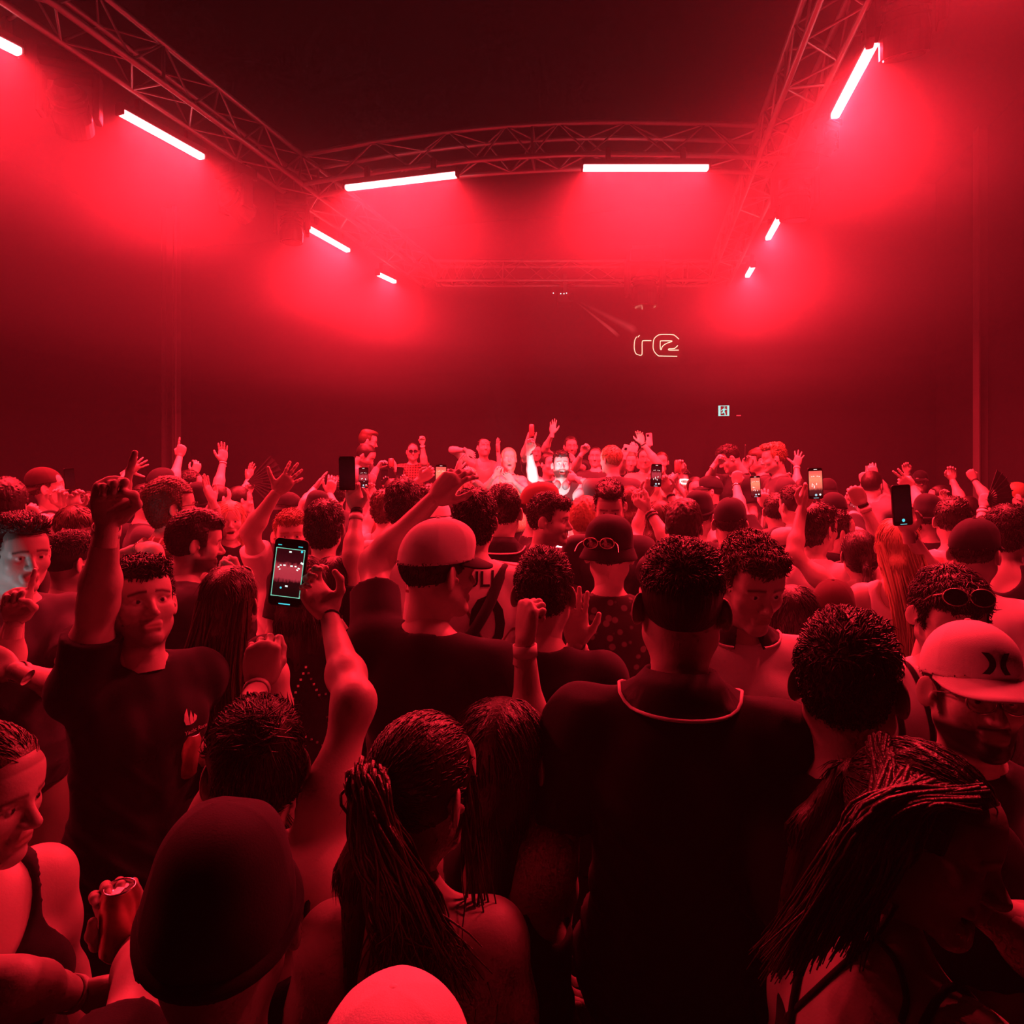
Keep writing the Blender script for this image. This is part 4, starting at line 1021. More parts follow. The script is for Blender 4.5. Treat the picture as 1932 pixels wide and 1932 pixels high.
def hp(p, x, y, z): return p['H'] + p['hs'] * (p['Rh'] @ V3(x, y, z))
def decal(p, kind, data, x, z, size, back, m, name, off=.003, rot=0.0, parent=None):
    """flat print laid on the garment: text or polygons pressed onto the cloth by rays"""
    V, Q, to = p['top']; bv = BVHTree.FromPolygons([Vector(v) for v in V], [tuple(int(i) for i in q) for q in Q])
    if kind == 'text':
        cu = bpy.data.curves.new('txt', 'FONT'); cu.body = data; cu.size = size; cu.align_x = 'CENTER'; cu.align_y = 'CENTER'; cu.resolution_u = 3; cu.offset = size * .012
        ob = bpy.data.objects.new('txt', cu); COL.objects.link(ob); dg = bpy.context.evaluated_depsgraph_get(); me = bpy.data.meshes.new_from_object(ob.evaluated_get(dg)); bpy.data.objects.remove(ob); bpy.data.curves.remove(cu)
        bm = bmesh.new(); bm.from_mesh(me); bpy.data.meshes.remove(me)
    else:
        bm = bmesh.new()
        for poly in data:
            bm.faces.new([bm.verts.new((a * size, b * size, 0)) for a, b in poly])
    bmesh.ops.triangulate(bm, faces=bm.faces); bmesh.ops.subdivide_edges(bm, edges=[e for e in bm.edges if e.calc_length() > .03], cuts=2, use_grid_fill=True); bmesh.ops.triangulate(bm, faces=bm.faces)
    sg = -1 if back else 1; fw, rt = p['fw'], p['rt']; c = p['NB'] + V3(0, 0, z); cr, sr = math.cos(rot), math.sin(rot)
    for v in bm.verts:
        a, b = v.co.x * cr - v.co.y * sr, v.co.x * sr + v.co.y * cr
        q = c + rt * (-sg * (a) * 1 + x) + V3(0, 0, b); o = Vector(q + fw * sg * .6); dr = Vector(-fw * sg)
        hit = bv.ray_cast(o, dr, 1.2)
        v.co = (hit[0] + hit[1] * off if hit[0] is not None else Vector(q + fw * sg * .12)) - Vector(p['O'])
    return link(name, bm_mesh(bm, name), m, parent or to, p['MO'])
# ================================================================== things people hold and wear
M_GLASSB = mat('black_phone_glass', (.006, .006, .008), .12, spec=.6)
M_PALEC = mat('pale_phone_case', (.62, .5, .5), .45)
def screen_mat(kind):
    key = 'lit_screen_' + kind
    if key in MATS: return MATS[key]
    m = bpy.data.materials.new(key); m.use_nodes = True; nt = m.node_tree; N = nt.nodes; b = N['Principled BSDF']; b.inputs['Base Color'].default_value = (.01, .01, .01, 1); b.inputs['Roughness'].default_value = .15
    tc = N.new('ShaderNodeTexCoord'); sp = N.new('ShaderNodeSeparateXYZ'); nt.links.new(tc.outputs['Generated'], sp.inputs[0])
    nz = N.new('ShaderNodeTexNoise'); nz.inputs['Scale'].default_value = 9; nt.links.new(tc.outputs['Generated'], nz.inputs['Vector'])
    ad = N.new('ShaderNodeMath'); ad.operation = 'MULTIPLY_ADD'; ad.inputs[1].default_value = .16; nt.links.new(nz.outputs['Fac'], ad.inputs[0]); nt.links.new(sp.outputs['Z'], ad.inputs[2])
    cr = N.new('ShaderNodeValToRGB'); e = cr.color_ramp.elements
    ST = {'dark': [(0, (.004, .002, .002)), (.38, (.02, .002, .003)), (.46, (.45, .03, .05)), (.70, (.5, .04, .06)), (.80, (.05, .003, .006)), (1, (.03, .002, .004))],
          'bright': [(0, (.02, .004, .004)), (.30, (.10, .012, .014)), (.42, (.95, .14, .10)), (.75, (1.0, .28, .16)), (1, (1.0, .12, .10))],
          'off': [(0, (.002, .0005, .0008)), (.5, (.012, .001, .002)), (1, (.004, .0008, .001))]}[kind]
    e[0].position, e[0].color = ST[0][0], (*ST[0][1], 1); e[1].position, e[1].color = ST[-1][0], (*ST[-1][1], 1)
    for p, c in ST[1:-1]:
        x = e.new(p); x.color = (*c, 1)
    nt.links.new(ad.outputs[0], cr.inputs[0]); nt.links.new(cr.outputs[0], b.inputs['Emission Color']); b.inputs['Emission Strength'].default_value = 1.0
    MATS[key] = m; return m
M_SPOT = mat('screen_white_spot', emit=(.9, 1, .95), estr=1.1); M_CYAN = mat('screen_cyan_icon', emit=(.02, .75, .9), estr=1.0); M_MINT = mat('screen_mint_frame', emit=(.22, .85, .62), estr=.75)
M_CROWDS = mat('screen_dark_crowd', emit=(.012, .001, .002), estr=1)
def plate(bm, w, h, t, r, z=0, seg=5):
    """rounded rectangular plate in XZ, thickness along Y"""
    P = []
    for cx, cz, a0 in ((1, 1, 0), (-1, 1, 90), (-1, -1, 180), (1, -1, 270)):
        for i in range(seg + 1):
            a = math.radians(a0 + 90 * i / seg); P.append((cx * (w / 2 - r) + r * math.cos(a), cz * (h / 2 - r) + r * math.sin(a)))
    A = [bm.verts.new((x, z - t / 2, y)) for x, y in P]; B = [bm.verts.new((x, z + t / 2, y)) for x, y in P]; n = len(P)
    bm.faces.new(A); bm.faces.new(B[::-1])
    for i in range(n): bm.faces.new((A[(i + 1) % n], A[i], B[i], B[(i + 1) % n]))
    bmesh.ops.recalc_face_normals(bm, faces=bm.faces)
def phone(label, px, py, hpx, d, roll=0, kind='dark', yawd=0, tilt=0, back=False, wr=.47, fine=False, off=(0, 0, 0), icons=None):
    """a phone seen upright at px,py; screen towards the camera unless back"""
    c = Vector(Un(px, py, d)) + Vector(off); h = hpx / F * d; w = h * wr; t = max(.008, h * .05)
    M = Matrix.Translation(c) @ Matrix.Rotation(math.radians(yawd), 4, 'Z') @ Matrix.Rotation(math.radians(tilt), 4, 'X') @ Matrix.Rotation(math.radians(-roll), 4, 'Y')
    root = empty('phone', c, label, 'phone'); root.matrix_basis = M; PW[root.name] = M
    bm = bmesh.new(); plate(bm, w, h, t, w * .14); link('case', bm_mesh(bm, 'phone_case'), M_PALEC if kind == 'pale' else M_BLACK, root, M)
    if back:
        bm = bmesh.new(); box(bm, (-w * .2, -t * .6, h * .32), (w * .42, t * .5, w * .42), bev=w * .05); link('camera_bump', bm_mesh(bm, 'camera_bump'), M_GLASSB, root, M)
        bm = bmesh.new()
        for a in (-.28, -.1): cyl(bm, (w * a, -t * .8, h * .37), (w * a, -t * .95, h * .37), w * .065, seg=12)
        cyl(bm, (-w * .2, -t * .8, h * .28), (-w * .2, -t * .95, h * .28), w * .065, seg=12)
        link('camera_lens', bm_mesh(bm, 'camera_lens'), M_LENS, root, M); return root, M, w, h, t
    bm = bmesh.new(); plate(bm, w * .94, h * .965, .0012, w * .12, -t / 2 - .0004); gl = link('glass', bm_mesh(bm, 'phone_glass'), M_GLASSB, root, M)
    bm = bmesh.new(); plate(bm, w * (.84 if fine else .9), h * (.70 if fine else .80), .0008, w * .04, -t / 2 - .0012); sc = link('screen', bm_mesh(bm, 'phone_screen'), screen_mat(kind), root, M)
    Mo = M @ Matrix.Translation((0, -t / 2 - .0022, 0))
    if kind != 'off' and not fine:
        bm = bmesh.new()
        for x, z in ((-.25, .22), (-.12, .23), (.12, .23), (.26, .22)): box(bm, (x * w, 0, z * h), (w * .09, .0006, h * .014))
        rg = random.Random(int(px))
        for i in range(7): box(bm, (rg.uniform(-.25, .25) * w, 0, rg.uniform(-.2, -.02) * h), (w * .04, .0006, h * rg.uniform(.02, .07)))
        cyl(bm, (w * .28, 0, -h * .36), (w * .28, -.0006, -h * .36), w * .07, seg=12); box(bm, (0, 0, h * .445), (w * .22, .0006, h * .018))
        link('screen_image', bm_mesh(bm, 'screen_lights'), M_SPOT, root, Mo)['kind'] = 'stuff'
    if (kind != 'off' or hpx > 70) if icons is None else icons:
        bm = bmesh.new(); box(bm, (0, 0, -h * .465), (w * .34, .0006, h * .014))
        if not fine: cyl(bm, (0, 0, -h * .37), (0, -.0006, -h * .37), w * .08, seg=14)
        link('screen_button', bm_mesh(bm, 'screen_icons'), M_CYAN, root, Mo)
    return root, M, w, h, t
M_CAN = mat('printed_can', (.62, .3, .28), .3, metal=.55, noise=.45, nscale=38); M_CANTOP = mat('can_lid_metal', (.75, .74, .72), .25, metal=.9)
def can(label, px, py, d, tilt=0, roll=0, h=.122, r=.033):
    c = Vector(Un(px, py, d)); M = Matrix.Translation(c) @ Matrix.Rotation(math.radians(tilt), 4, 'X') @ Matrix.Rotation(math.radians(-roll), 4, 'Y')
    root = empty('drink_can', c, label, 'can'); root.matrix_basis = M; PW[root.name] = M
    prof = [(0, -h / 2), (r * .72, -h / 2), (r * .82, -h / 2 + .004), (r, -h / 2 + .012), (r, h / 2 - .016), (r * .82, h / 2 - .003), (r * .80, h / 2)]
    def lathe(prof, nm, m, par=root):
        n = 24; V = [(p[0] * math.cos(2 * math.pi * i / n), p[0] * math.sin(2 * math.pi * i / n), p[1]) for p in prof for i in range(n)]
        Q = [(k * n + i, k * n + (i + 1) % n, (k + 1) * n + (i + 1) % n, (k + 1) * n + i) for k in range(len(prof) - 1) for i in range(n)]
        return link(nm, np_mesh(nm, np.array(V), np.array(Q)), m, par, M)
    lathe(prof, 'can_body', M_CAN); lid = lathe([(r * .80, h / 2), (r * .76, h / 2 + .003), (r * .72, h / 2), (r * .70, h / 2 - .005), (.0005, h / 2 - .005)], 'lid', M_CANTOP)
    bm = bmesh.new(); box(bm, (0, -r * .2, h / 2 - .003), (r * .45, r * .7, .002), bev=.0008); cyl(bm, (0, r * .3, h / 2 - .0045), (0, r * .3, h / 2 - .0035), r * .3, seg=14)
    link('pull_tab', bm_mesh(bm, 'pull_tab'), M_CANTOP, lid, M)
    return root
M_FAN = mat('black_fan_cloth', (.02, .018, .02), .7)
def hand_fan(label, pivot, d, L, a0, a1, n=11):
    """folding fan: ribs and pleated leaf around a pivot, angles in the picture plane"""
    c = Vector(Un(*pivot, d)); root = empty('hand_fan', c, label, 'fan'); PW[root.name] = Matrix.Translation(c); M = Matrix.Translation(c) @ Matrix.Rotation(R(12), 4, 'Z')
    for i in range(n):
        a = math.radians(a0 + (a1 - a0) * i / (n - 1)); bm = bmesh.new()
        box(bm, (L * .5, .002 * (i % 2), 0), (L, .003, .009)); bmesh.ops.rotate(bm, cent=(0, 0, 0), matrix=Matrix.Rotation(-a, 3, 'Y'), verts=bm.verts)
        link('rib', bm_mesh(bm, 'fan_rib'), M_FAN, root, M)
    V = []; m = 2 * n - 1
    for i in range(m):
        a = math.radians(a0 + (a1 - a0) * i / (m - 1)); y = .007 * (i % 2)
        for r in (.42, .98): V.append((L * r * math.cos(a), y + .004, L * r * math.sin(a)))
    Q = [(2 * i, 2 * i + 1, 2 * i + 3, 2 * i + 2) for i in range(m - 1)]
    V = np.array(V); V2 = V + np.array((0, .0015, 0)); o = len(V)
    Q += [(a + o, d_ + o, c_ + o, b + o) for a, b, c_, d_ in Q]
    link('leaf', np_mesh('fan_leaf', np.vstack([V, V2]), np.array(Q), smooth=False), M_FAN, root, M)
    bm = bmesh.new(); cyl(bm, (0, -.006, 0), (0, .010, 0), .007, seg=10); link('rivet', bm_mesh(bm, 'fan_rivet'), M_METAL, root, M)
def head_glasses(p, dy=.108, dz=.008, tilt=0, dark=True, r=.024, frame=None, name='sunglasses'):
    return glasses(p['root'], p['MH'], name, (0, dy, dz), tilt=tilt, r=r, frame=frame, lens=dark)
def glasses_up(p, frame=None, y=.086, z=.108, t=38):
    """sunglasses pushed up on the hair"""
    return glasses(p['root'], p['MH'], 'sunglasses', (0, y, z), tilt=R(t), r=.026, frame=frame, lens=True)
def strip(p, pts, wd, m, name, off=0):
    """a flat strap following a path"""
    P = smooth_path(pts, 24); V, Q = tube_arrays(P, wd / 2, 8); return link(name, np_mesh(name, V - p['O'], Q), m, p['root'], p['MO'])
def chain_neck(p, r=.075, drop=.04, rad=.0022, m=None, name='necklace'):
    n = 28; pts = [p['NB'] + p['rt'] * r * math.sin(a) + p['fw'] * (r * 1.05 * math.cos(a) + .012) + V3(0, 0, .028 - drop * (1 + math.cos(a))) for a in np.linspace(0, 2 * math.pi, n, endpoint=False)]
    V, Q = tube_arrays(pts, rad, 6, True); return link(name, np_mesh(name, V - p['O'], Q), m or M_METAL, p['root'], p['MO'])

riser(0.75, 8.4, 6.6, 2.2, .55, 'long black stage riser for the guests behind the performer')
riser(0.55, 6.45, 2.0, 1.1, .28, 'low black stage riser under the performer')
riser(2.45, 6.5, 1.5, 1.0, .35, 'black stage riser for the three men right of the performer')

P = person
# ------------------------------------------------------------------ the stage, behind and beside the performer
p = P('man in dark clear glasses in profile, tallest at the left of the stage', 694, 834, 39, 90, 88, -12, hair='quiff', hc=BROWN, top='tee', tc=CHAR, fl=.55); head_glasses(p, dark=False, name='glasses')
p = P('bearded man in grey jacket looking down at his hands, left of stage', 689, 861, 42, 75, 105, -32, hair='short', beard=.7, top='jacket', tc=GREY, fl=.4, d=7.2, arms=[('r', (699, 908), (711, 884), 'hold', (726, 862), dict(pf=70))]); band(p, 'r')
p = P('man in dark sunglasses and plaid shirt raising one clenched fist', 779, 853, 33, 178, hair='buzz', top='tee', tc=RUST, stripe=('p', BLK, 9), fl=.55, arms=[('l', (800, 873), (797, 838), 'fist', (797, 815)), ('r', (756, 893), (746, 884), 'hold', (737, 866), dict(pf=180))]); head_glasses(p); band(p, 'l')
can('pale cup held beside the man with the raised fist', 738, 873, p['A']['r'][2][1] - .05, h=.11, r=.036)
p = P('shaven man in pale tank top with elbows out, glasses on forehead', 913, 845, 35, 172, 165, 8, hair='buzz', scalp=.35, top='tank', tc=TAN, beard=.4, fl=.5, arms=[('r', (853, 849), (880, 850), 'relax', (896, 860)), ('l', (945, 893), (940, 853), 'open', (939, 826), dict(pf=60))]); glasses(p['root'], p['MH'], 'glasses', (0, .098, .05), tilt=R(-20), lens=False, frame=M_FRAMEL); chain_neck(p, .085, .06)
p = P('woman with long fair hair filming with both hands, beside bare shoulder', 886, 906, 43, 175, 155, -5, sex='f', hair='long', hc=BLOND, top='strap', tc=BLK, fl=.3, arms=[('r', (846, 915), (862, 887), 'open', (873, 858), dict(pf=60)), ('l', (905, 918), (888, 903), 'hold', (880, 886))])
phone('small dark camera phone before the face of the fair-haired woman', 881, 893, 20, p['A']['l'][2][1] - .04, roll=90, kind='off', wr=.55)
p = P('laughing blonde woman in glittering sequin top and silver choker', 960, 867, 38, 178, 175, 8, sex='f', mouth='o', hair='straight', hc=BLOND, top='tank', tc=(.75, .55, .3), stripe=('d', (.95, .9, .8), 60), fl=.42, d=7.1, arms=[('r', (912, 926), (934, 896), 'snap', (947, 878)), ('l', (993, 932), (968, 908), 'relax', (958, 898))]); band(p, 'r', .93, M_METAL)
for k in (0, 1): chain_neck(p, .056, .01, .005)
p = P('dark-haired woman lifting a can at the back, left of the performer', 1011, 855, 27, 180, 176, sex='f', hair='long', top='tee', tc=BLK, fl=.55, arms=[('r', (988, 858), (995, 830), 'hold', (1001, 806), dict(pf=100))], d=8.6)
can('dark can lifted above the back row, left of the performer', 1003, 812, p['A']['r'][2][1] - .03, h=.15)
DJ = P('bearded performer in black tank top with headphones, one arm flung up', 1059, 878, 46, 180, 174, 6, mouth='s', hair='crop', hc=(.008, .006, .005), beard=.95, top='tank', tc=BLK, fl=.28, d=6.25, wide=1.08, arms=[('r', (1005, 899), (998, 850), 'point', (1004, 820), dict(e=-1)), ('l', (1092, 948), (1083, 990), 'relax', (1080, 1010), dict(e=-1))], lod=1, skin=.60); band(DJ, 'r', .9, M_CORD, .012)
n = 30; pts = [DJ['NB'] + DJ['rt'] * .085 * math.sin(a) + DJ['fw'] * (.085 * math.cos(a) + .02) + V3(0, 0, .02 - .03 * math.cos(a)) for a in np.linspace(math.radians(28), math.radians(332), n)]
V, Q = tube_arrays(pts, .009, 8); hpn = link('headphones', np_mesh('headphone_band', V - DJ['O'], Q), M_BLACK, DJ['root'], DJ['MO'])
for q_ in (pts[0], pts[-1]):
    V, Q = grow([ell(q_, (.034, .026, .042), k=.01)], .006); link('ear_cup', np_mesh('ear_cup', V - DJ['O'], Q), M_STEEL, hpn, DJ['MO'])
p = P('man with hand on chin and other arm waving, behind the performer', 1077, 843, 36, 178, 170, -4, hair='short', beard=.6, top='tee', tc=BLK, fl=.55, arms=[('r', (1028, 848), (1042, 818), 'open', (1045, 786)), ('l', (1096, 886), (1084, 868), 'relax', (1068, 856))])
p = P('man half hidden behind the performer, bent fist raised on the right', 1036, 877, 33, 175, 150, hair='short', top='tee', tc=RUST, fl=.45, d=7.3, arms=[('l', (1084, 882), (1099, 855), 'fist', (1115, 833))]); band(p, 'l', .92, M_CORD, .012)
p = P('short-haired man looking over the shoulder of the man in black', 1124, 863, 33, 178, -172, hair='buzz', scalp=.7, top='tee', tc=CHAR, fl=.45, d=8.0)
p = P('broad fair-haired man in black t-shirt seen from behind, hugging performer', 1152, 869, 46, -30, -45, hair='short', hc=LIGHT, top='tee', tc=CHAR, fl=.28, d=6.1, wide=1.15, lod=1, arms=[('l', (1108, 915), (1088, 903), 'relax', (1072, 900))])
p = P('woman with long fair hair holding a phone sideways above her face', 1190, 873, 31, 178, sex='f', hair='long', hc=LIGHT, top='tee', tc=BLK, fl=.5, d=8.0, arms=[('r', (1174, 882), (1180, 860), 'hold', (1184, 842)), ('l', (1209, 868), (1199, 853), 'hold', (1192, 838))])
phone('pale phone held sideways over the fair-haired woman at back', 1189, 846, 26, p['A']['l'][2][1] - .05, roll=80, kind='pale', back=True)
p = P('man lifting a bent wrist toward the camera, right of the black shirt', 1217, 866, 34, 178, hair='short', top='tee', tc=TAN, fl=.5, d=7.5, arms=[('l', (1240, 874), (1212, 836), 'relax', (1204, 810))]); band(p, 'l', .93, M_CORD, .014)
p = P('woman with slicked hair behind a raised pale phone', 1248, 873, 31, 178, sex='f', hair='sleek', hc=BROWN, top='tank', tc=TAN, fl=.5, d=7.9, arms=[('r', (1230, 884), (1219, 850), 'hold', (1226, 828))])
phone('pale phone with camera bump raised highest right of the performer', 1225, 829, 24, p['A']['r'][2][1] - .05, roll=4, kind='pale', back=True)
p = P('man wearing glowing white light-up glasses, can raised over his head', 1287, 910, 39, 178, -170, 4, mouth='s', hair='fade', beard=.5, top='tee', tc=TAN, fl=.16, d=6.7, lod=1, arms=[('l', (1312, 952), (1277, 916), 'hold', (1259, 888)), ('r', (1262, 916), (1284, 893), 'hold', (1281, 864), dict(pf=0))])
phone('dark phone in the hand left of the light-up glasses', 1262, 886, 18, p['A']['l'][2][1] - .04, roll=10, kind='off')
can('pale can raised just above the light-up glasses', 1279, 880, p['A']['r'][2][1] - .03)
fr = [(x, .105 - 9 * abs(x) ** 2.2, z) for x, z in ((-.078, .022), (-.04, .024), (0, .02), (.04, .024), (.078, .022), (.078, -.016), (.05, -.02), (.02, -.016), (0, -.006), (-.02, -.016), (-.05, -.02), (-.078, -.016))]
V, Q = tube_arrays(smooth_path(fr + fr[:1], 60)[:-1], .0065, 8, True); link('light_up_glasses', np_mesh('led_glasses', V, Q), mat('glowing_glasses', emit=(.8, 1, .95), estr=1.6), p['root'], p['MH'])
V, Q = tube_arrays([(0, .103, .02), (0, .104, -.006)], .006, 8); link('nose_bridge', np_mesh('led_bridge', V, Q), mat('glowing_glasses'), LAST[0], p['MH'])
p = P('dark-bearded man beside the man in light-up glasses', 1312, 926, 39, 178, 172, hair='short', beard=.95, top='tee', tc=BLK, fl=.08, d=6.5)
p = P('moustached man in dark cap and pale collar in left profile', 1340, 928, 42, -100, -95, hair='short', beard=.3, cap='cap', cc=BLK, top='polo', tc=WHT, fl=.05, d=6.4)
p = P('man in black t-shirt bowing his head with fist at brow', 1377, 866, 46, -125, -100, -28, hair='fade', top='tee', tc=BLK, fl=.35, d=6.4, lod=1, arms=[('r', (1338, 906), (1349, 876), 'fist', (1362, 858), dict(pf=60))])
p = P('bearded man with fringe in left profile, standing in the middle of three', 1431, 869, 43, -98, -98, -4, hair='fringe', hc=BROWN, beard=.6, top='tee', tc=CHAR, fl=.35, d=6.9, arms=[('r', (1409, 908), (1408, 884), 'hold', (1406, 858), dict(pf=30))])
phone('dark phone upright in the hand beside the bearded man with fringe', 1406, 853, 28, p['A']['r'][2][1] - .04, roll=8, kind='off', yawd=75)
p = P('tall man with swept-up fair hair and dark t-shirt in left profile', 1460, 866, 52, -108, -100, -8, hair='quiff', hc=LIGHT, top='tee', tc=CHAR, fl=.35, d=6.0, lod=1)
p = P('person half hidden with two raised hands right of the tall man', 1508, 928, 38, 5, hair='short', top='tee', tc=BLK, arms=[('l', (1486, 938), (1490, 914), 'hold', (1491, 888)), ('r', (1504, 914), (1503, 880), 'spread', (1509, 851))], d=6.9); band(p, 'r')
phone('dark phone edge in the fist beside the large lit phone', 1493, 887, 26, p['A']['l'][2][1] - .03, kind='off', yawd=70)

# ------------------------------------------------------------------ far left of the floor
p = P('person with big dark curls at the left frame edge', 14, 955, 78, 20, hair='afro', top='tee', tc=BLK, d=3.7, arms=[('r', (28, 1012), (46, 982), 'fist', (66, 958))])
p = P('shouting man in dark cap and white striped shirt, phone raised', 90, 922, 67, 95, 95, 14, mouth='o', hair='mid', hc=BROWN, cap='cap_back', cc=(.05, .02, .02), top='tee', tc=WHT, stripe=('v', RUST, 11), d=4.5, lod=0, arms=[('r', (137, 990), (141, 966), 'hold', (136, 920), dict(pf=30)), ('l', (118, 985), (121, 960), 'hold', (120, 925), dict(pf=-30))]); band(p, 'r', .9); strip(p, [p['NB'] + p['fw'] * .13 - V3(0, 0, .22) - p['rt'] * .08, p['NB'] + p['rt'] * .09 + p['fw'] * .07 + V3(0, 0, .03), p['NB'] + p['rt'] * .10 - p['fw'] * .11 - V3(0, 0, .04)], .022, M_CORD, 'bag_strap')
phone('dark phone seen edge-on beside the shouting man in cap', 131, 903, 40, p['A']['r'][2][1] - .03, roll=5, kind='off', yawd=62)
p = P('dark-haired man turned away behind the fringe-haired man', 168, 960, 56, 40, hair='short', top='tee', tc=BLK)
p = P('man with brown straight fringe looking down to the right', 143, 1000, 74, 105, 118, -12, hair='fringe', hc=BROWN, top='tee', tc=WHT, d=3.9)
p = P('man with close-cropped nape and sunglasses in hair, facing away', 135, 1062, 102, 50, 62, hair='fade', top='tee', tc=CHAR, d=2.95); glasses_up(p)
p = P('person whose spread hand rises behind the big pointing fist', 214, 948, 50, 30, hair='mid', top='tee', tc=BLK, d=5.2, arms=[('l', (222, 930), (240, 890), 'spread', (272, 868))])
p = P('man in right profile with a watch on his raised fist', 278, 948, 54, 85, 88, hair='short', top='tee', tc=CHAR, d=5.0, arms=[('r', (273, 1016), (261, 962), 'fist', (250, 910), dict(pf=180))]); band(p, 'r', .93, M_CORD, .03, 'watch')
p = P('capped man pointing one finger up before the left column', 305, 916, 52, 60, hair='short', cap='cap', cc=BLK, top='tee', tc=BLK, d=5.6, arms=[('r', (326, 910), (339, 862), 'point', (347, 826))])
p = P('man in right profile holding up a limp fist with dark watch', 360, 915, 47, 80, hair='short', top='tee', tc=CHAR, d=6.1, arms=[('r', (351, 930), (368, 894), 'claw', (377, 858), dict(pf=200))]); band(p, 'r', .95, M_CORD, .035, 'watch'); band(p, 'r', .78)
bm = bmesh.new(); bmesh.ops.create_icosphere(bm, subdivisions=2, radius=.018, matrix=Matrix.Translation(Un(357, 897, 6.2))); tag(link('phone_torch', bm_mesh(bm, 'torch'), mat('torch_white', emit=(.6, 1, 1), estr=2.5)), 'small white torch light shining beside the limp raised fist', 'light')
p = P('man with shaved head stretching an open hand straight up', 414, 942, 47, 60, hair='buzz', top='tee', tc=BLK, d=5.9, arms=[('l', (411, 922), (421, 871), 'open', (420, 826), dict(pf=0))]); band(p, 'l', .95, M_BAND, .012); band(p, 'l', .99, M_CORD, .006)
p = P('person in round dark beanie seen from behind, left of the blonde woman', 378, 957, 66, 30, hair='short', cap='beanie', cc=BLK, top='tee', tc=BLK, d=4.5)
p = P('curly-haired man in dark glasses in right profile', 327, 958, 92, 75, 82, hair='afro', hc=BROWN, top='tee', tc=RUST, stripe=('v', WHT, 7), d=3.4); head_glasses(p, dark=False, name='glasses')
p = P('blonde woman with long hair facing the camera, lips parted', 434, 984, 68, 175, 178, sex='f', mouth='s', hair='long', hc=BLOND, top='tee', tc=BLK, d=4.3, lod=0, arms=[('r', (402, 968), (401, 947), 'open', (388, 914), dict(pf=60))])
p = P('person gripping the black fan in the left crowd', 453, 945, 46, 80, 70, hair='short', top='tee', tc=BLK, d=6.0, arms=[('r', (474, 988), (470, 932), 'fist', (464, 898), dict(pf=60)), ('l', (462, 930), (468, 905), 'open', (475, 880))])
hand_fan('black folding fan spread open in the left crowd', (468, 908), p['A']['r'][2][1] - .06, .31, 50, -48)
p = P('bearded man with dark curls in right profile, fingers at lips', 370, 1026, 100, 82, 86, -8, hair='curly', beard=.9, top='tee', tc=CHAR, d=3.0, arms=[('r', (462, 1160), (447, 1098), 'snap', (424, 1032), dict(w=-1))]); glasses_up(p)
p = P('woman with closed eyes and chin lifted, arm bent over her head', 338, 1072, 88, 88, 90, 30, sex='f', hair='sleek', hc=BROWN, top='strap', tc=WHT, d=3.0, lod=0, arms=[('r', (288, 1042), (262, 1032), 'relax', (238, 1050), dict(e=-1))]); band(p, 'r', .93, M_METAL, .008)
p = P('person in dark cap between the raised wide hand and the phone', 548, 962, 50, 80, hair='short', cap='cap_back', cc=BLK, top='tee', tc=BLK, d=5.6, arms=[('r', (577, 948), (593, 922), 'open', (614, 892), dict(pf=90))])
p = P('man with tousled fair hair and white t-shirt behind the big phone', 548, 1012, 84, 178, hair='crop', hc=LIGHT, top='tee', tc=WHT, d=3.5, arms=[('r', (472, 1004), (521, 930), 'spread', (556, 890), dict(pf=180))])
p = P('person in small round black beanie behind the messy dark hair', 600, 968, 54, 10, hair='short', cap='beanie', cc=BLK, top='tee', tc=BLK, d=5.0, arms=[('r', (633, 965), (622, 932), 'relax', (629, 896))])
p = P('dark-haired person directly behind the raised black phone', 634, 930, 50, 5, hair='mid', top='tee', tc=CHAR, d=5.8)
p = P('man with messy dark hair in black top seen from behind', 612, 998, 94, 8, hair='mid', top='tee', tc=BLK, d=3.2); strip(p, [p['NB'] - p['rt'] * .02 - p['fw'] * .17 - V3(0, 0, .30), p['NB'] + p['rt'] * .12 - p['fw'] * .08 + V3(0, 0, .03), p['NB'] + p['rt'] * .12 + p['fw'] * .06 + V3(0, 0, -.02)], .04, cloth_mat(CHAR), 'backpack_strap')
p = P('woman in black ruffled sleeve raising a black phone overhead', 630, 1106, 96, 5, sex='f', hair='bob', top='tee', tc=BLK, d=2.95, arms=[('r', (665, 1048), (673, 962), 'hold', (662, 905), dict(wd=3.0, ed=2.9))]); band(p, 'r', .97, M_CORD, .02); band(p, 'r', .82)
phone('large black phone held high left of the stage', 655, 893, 64, 2.93, kind='off', roll=1)
p = P('woman in pale tank top filming with a lit phone, left of centre', 724, 962, 62, 5, sex='f', hair='mid', hc=BROWN, top='tank', tc=WHT, d=4.6, arms=[('l', (688, 1002), (709, 942), 'hold', (690, 908), dict(pf=20))]); band(p, 'l', .96, M_CORD, .008)
phone('lit phone showing the stage, just right of the large black phone', 686, 901, 39, p['A']['l'][2][1] - .05, kind='dark')
p = P('person holding the left of two small dark phones', 742, 932, 46, 5, hair='short', top='tee', tc=RUST, d=6.0, arms=[('r', (738, 952), (731, 924), 'hold', (726, 902))])
phone('left one of two small dark phones raised mid crowd', 726, 900, 30, p['A']['r'][2][1] - .05, kind='off')
p = P('person holding the right of two small dark phones', 772, 930, 46, 5, hair='short', top='tee', tc=CHAR, d=6.1, arms=[('r', (776, 945), (765, 920), 'hold', (757, 896))])
phone('right one of two small dark phones raised mid crowd', 754, 895, 28, p['A']['r'][2][1] - .05, kind='off', roll=-6)
p = P('person filming with a bright phone, forearms framing it', 812, 950, 57, 5, hair='mid', top='tee', tc=CHAR, d=4.9, arms=[('l', (768, 940), (792, 905), 'hold', (827, 880), dict(wd=4.75)), ('r', (852, 948), (846, 920), 'hold', (839, 893), dict(wd=4.7))]); band(p, 'l', .93)
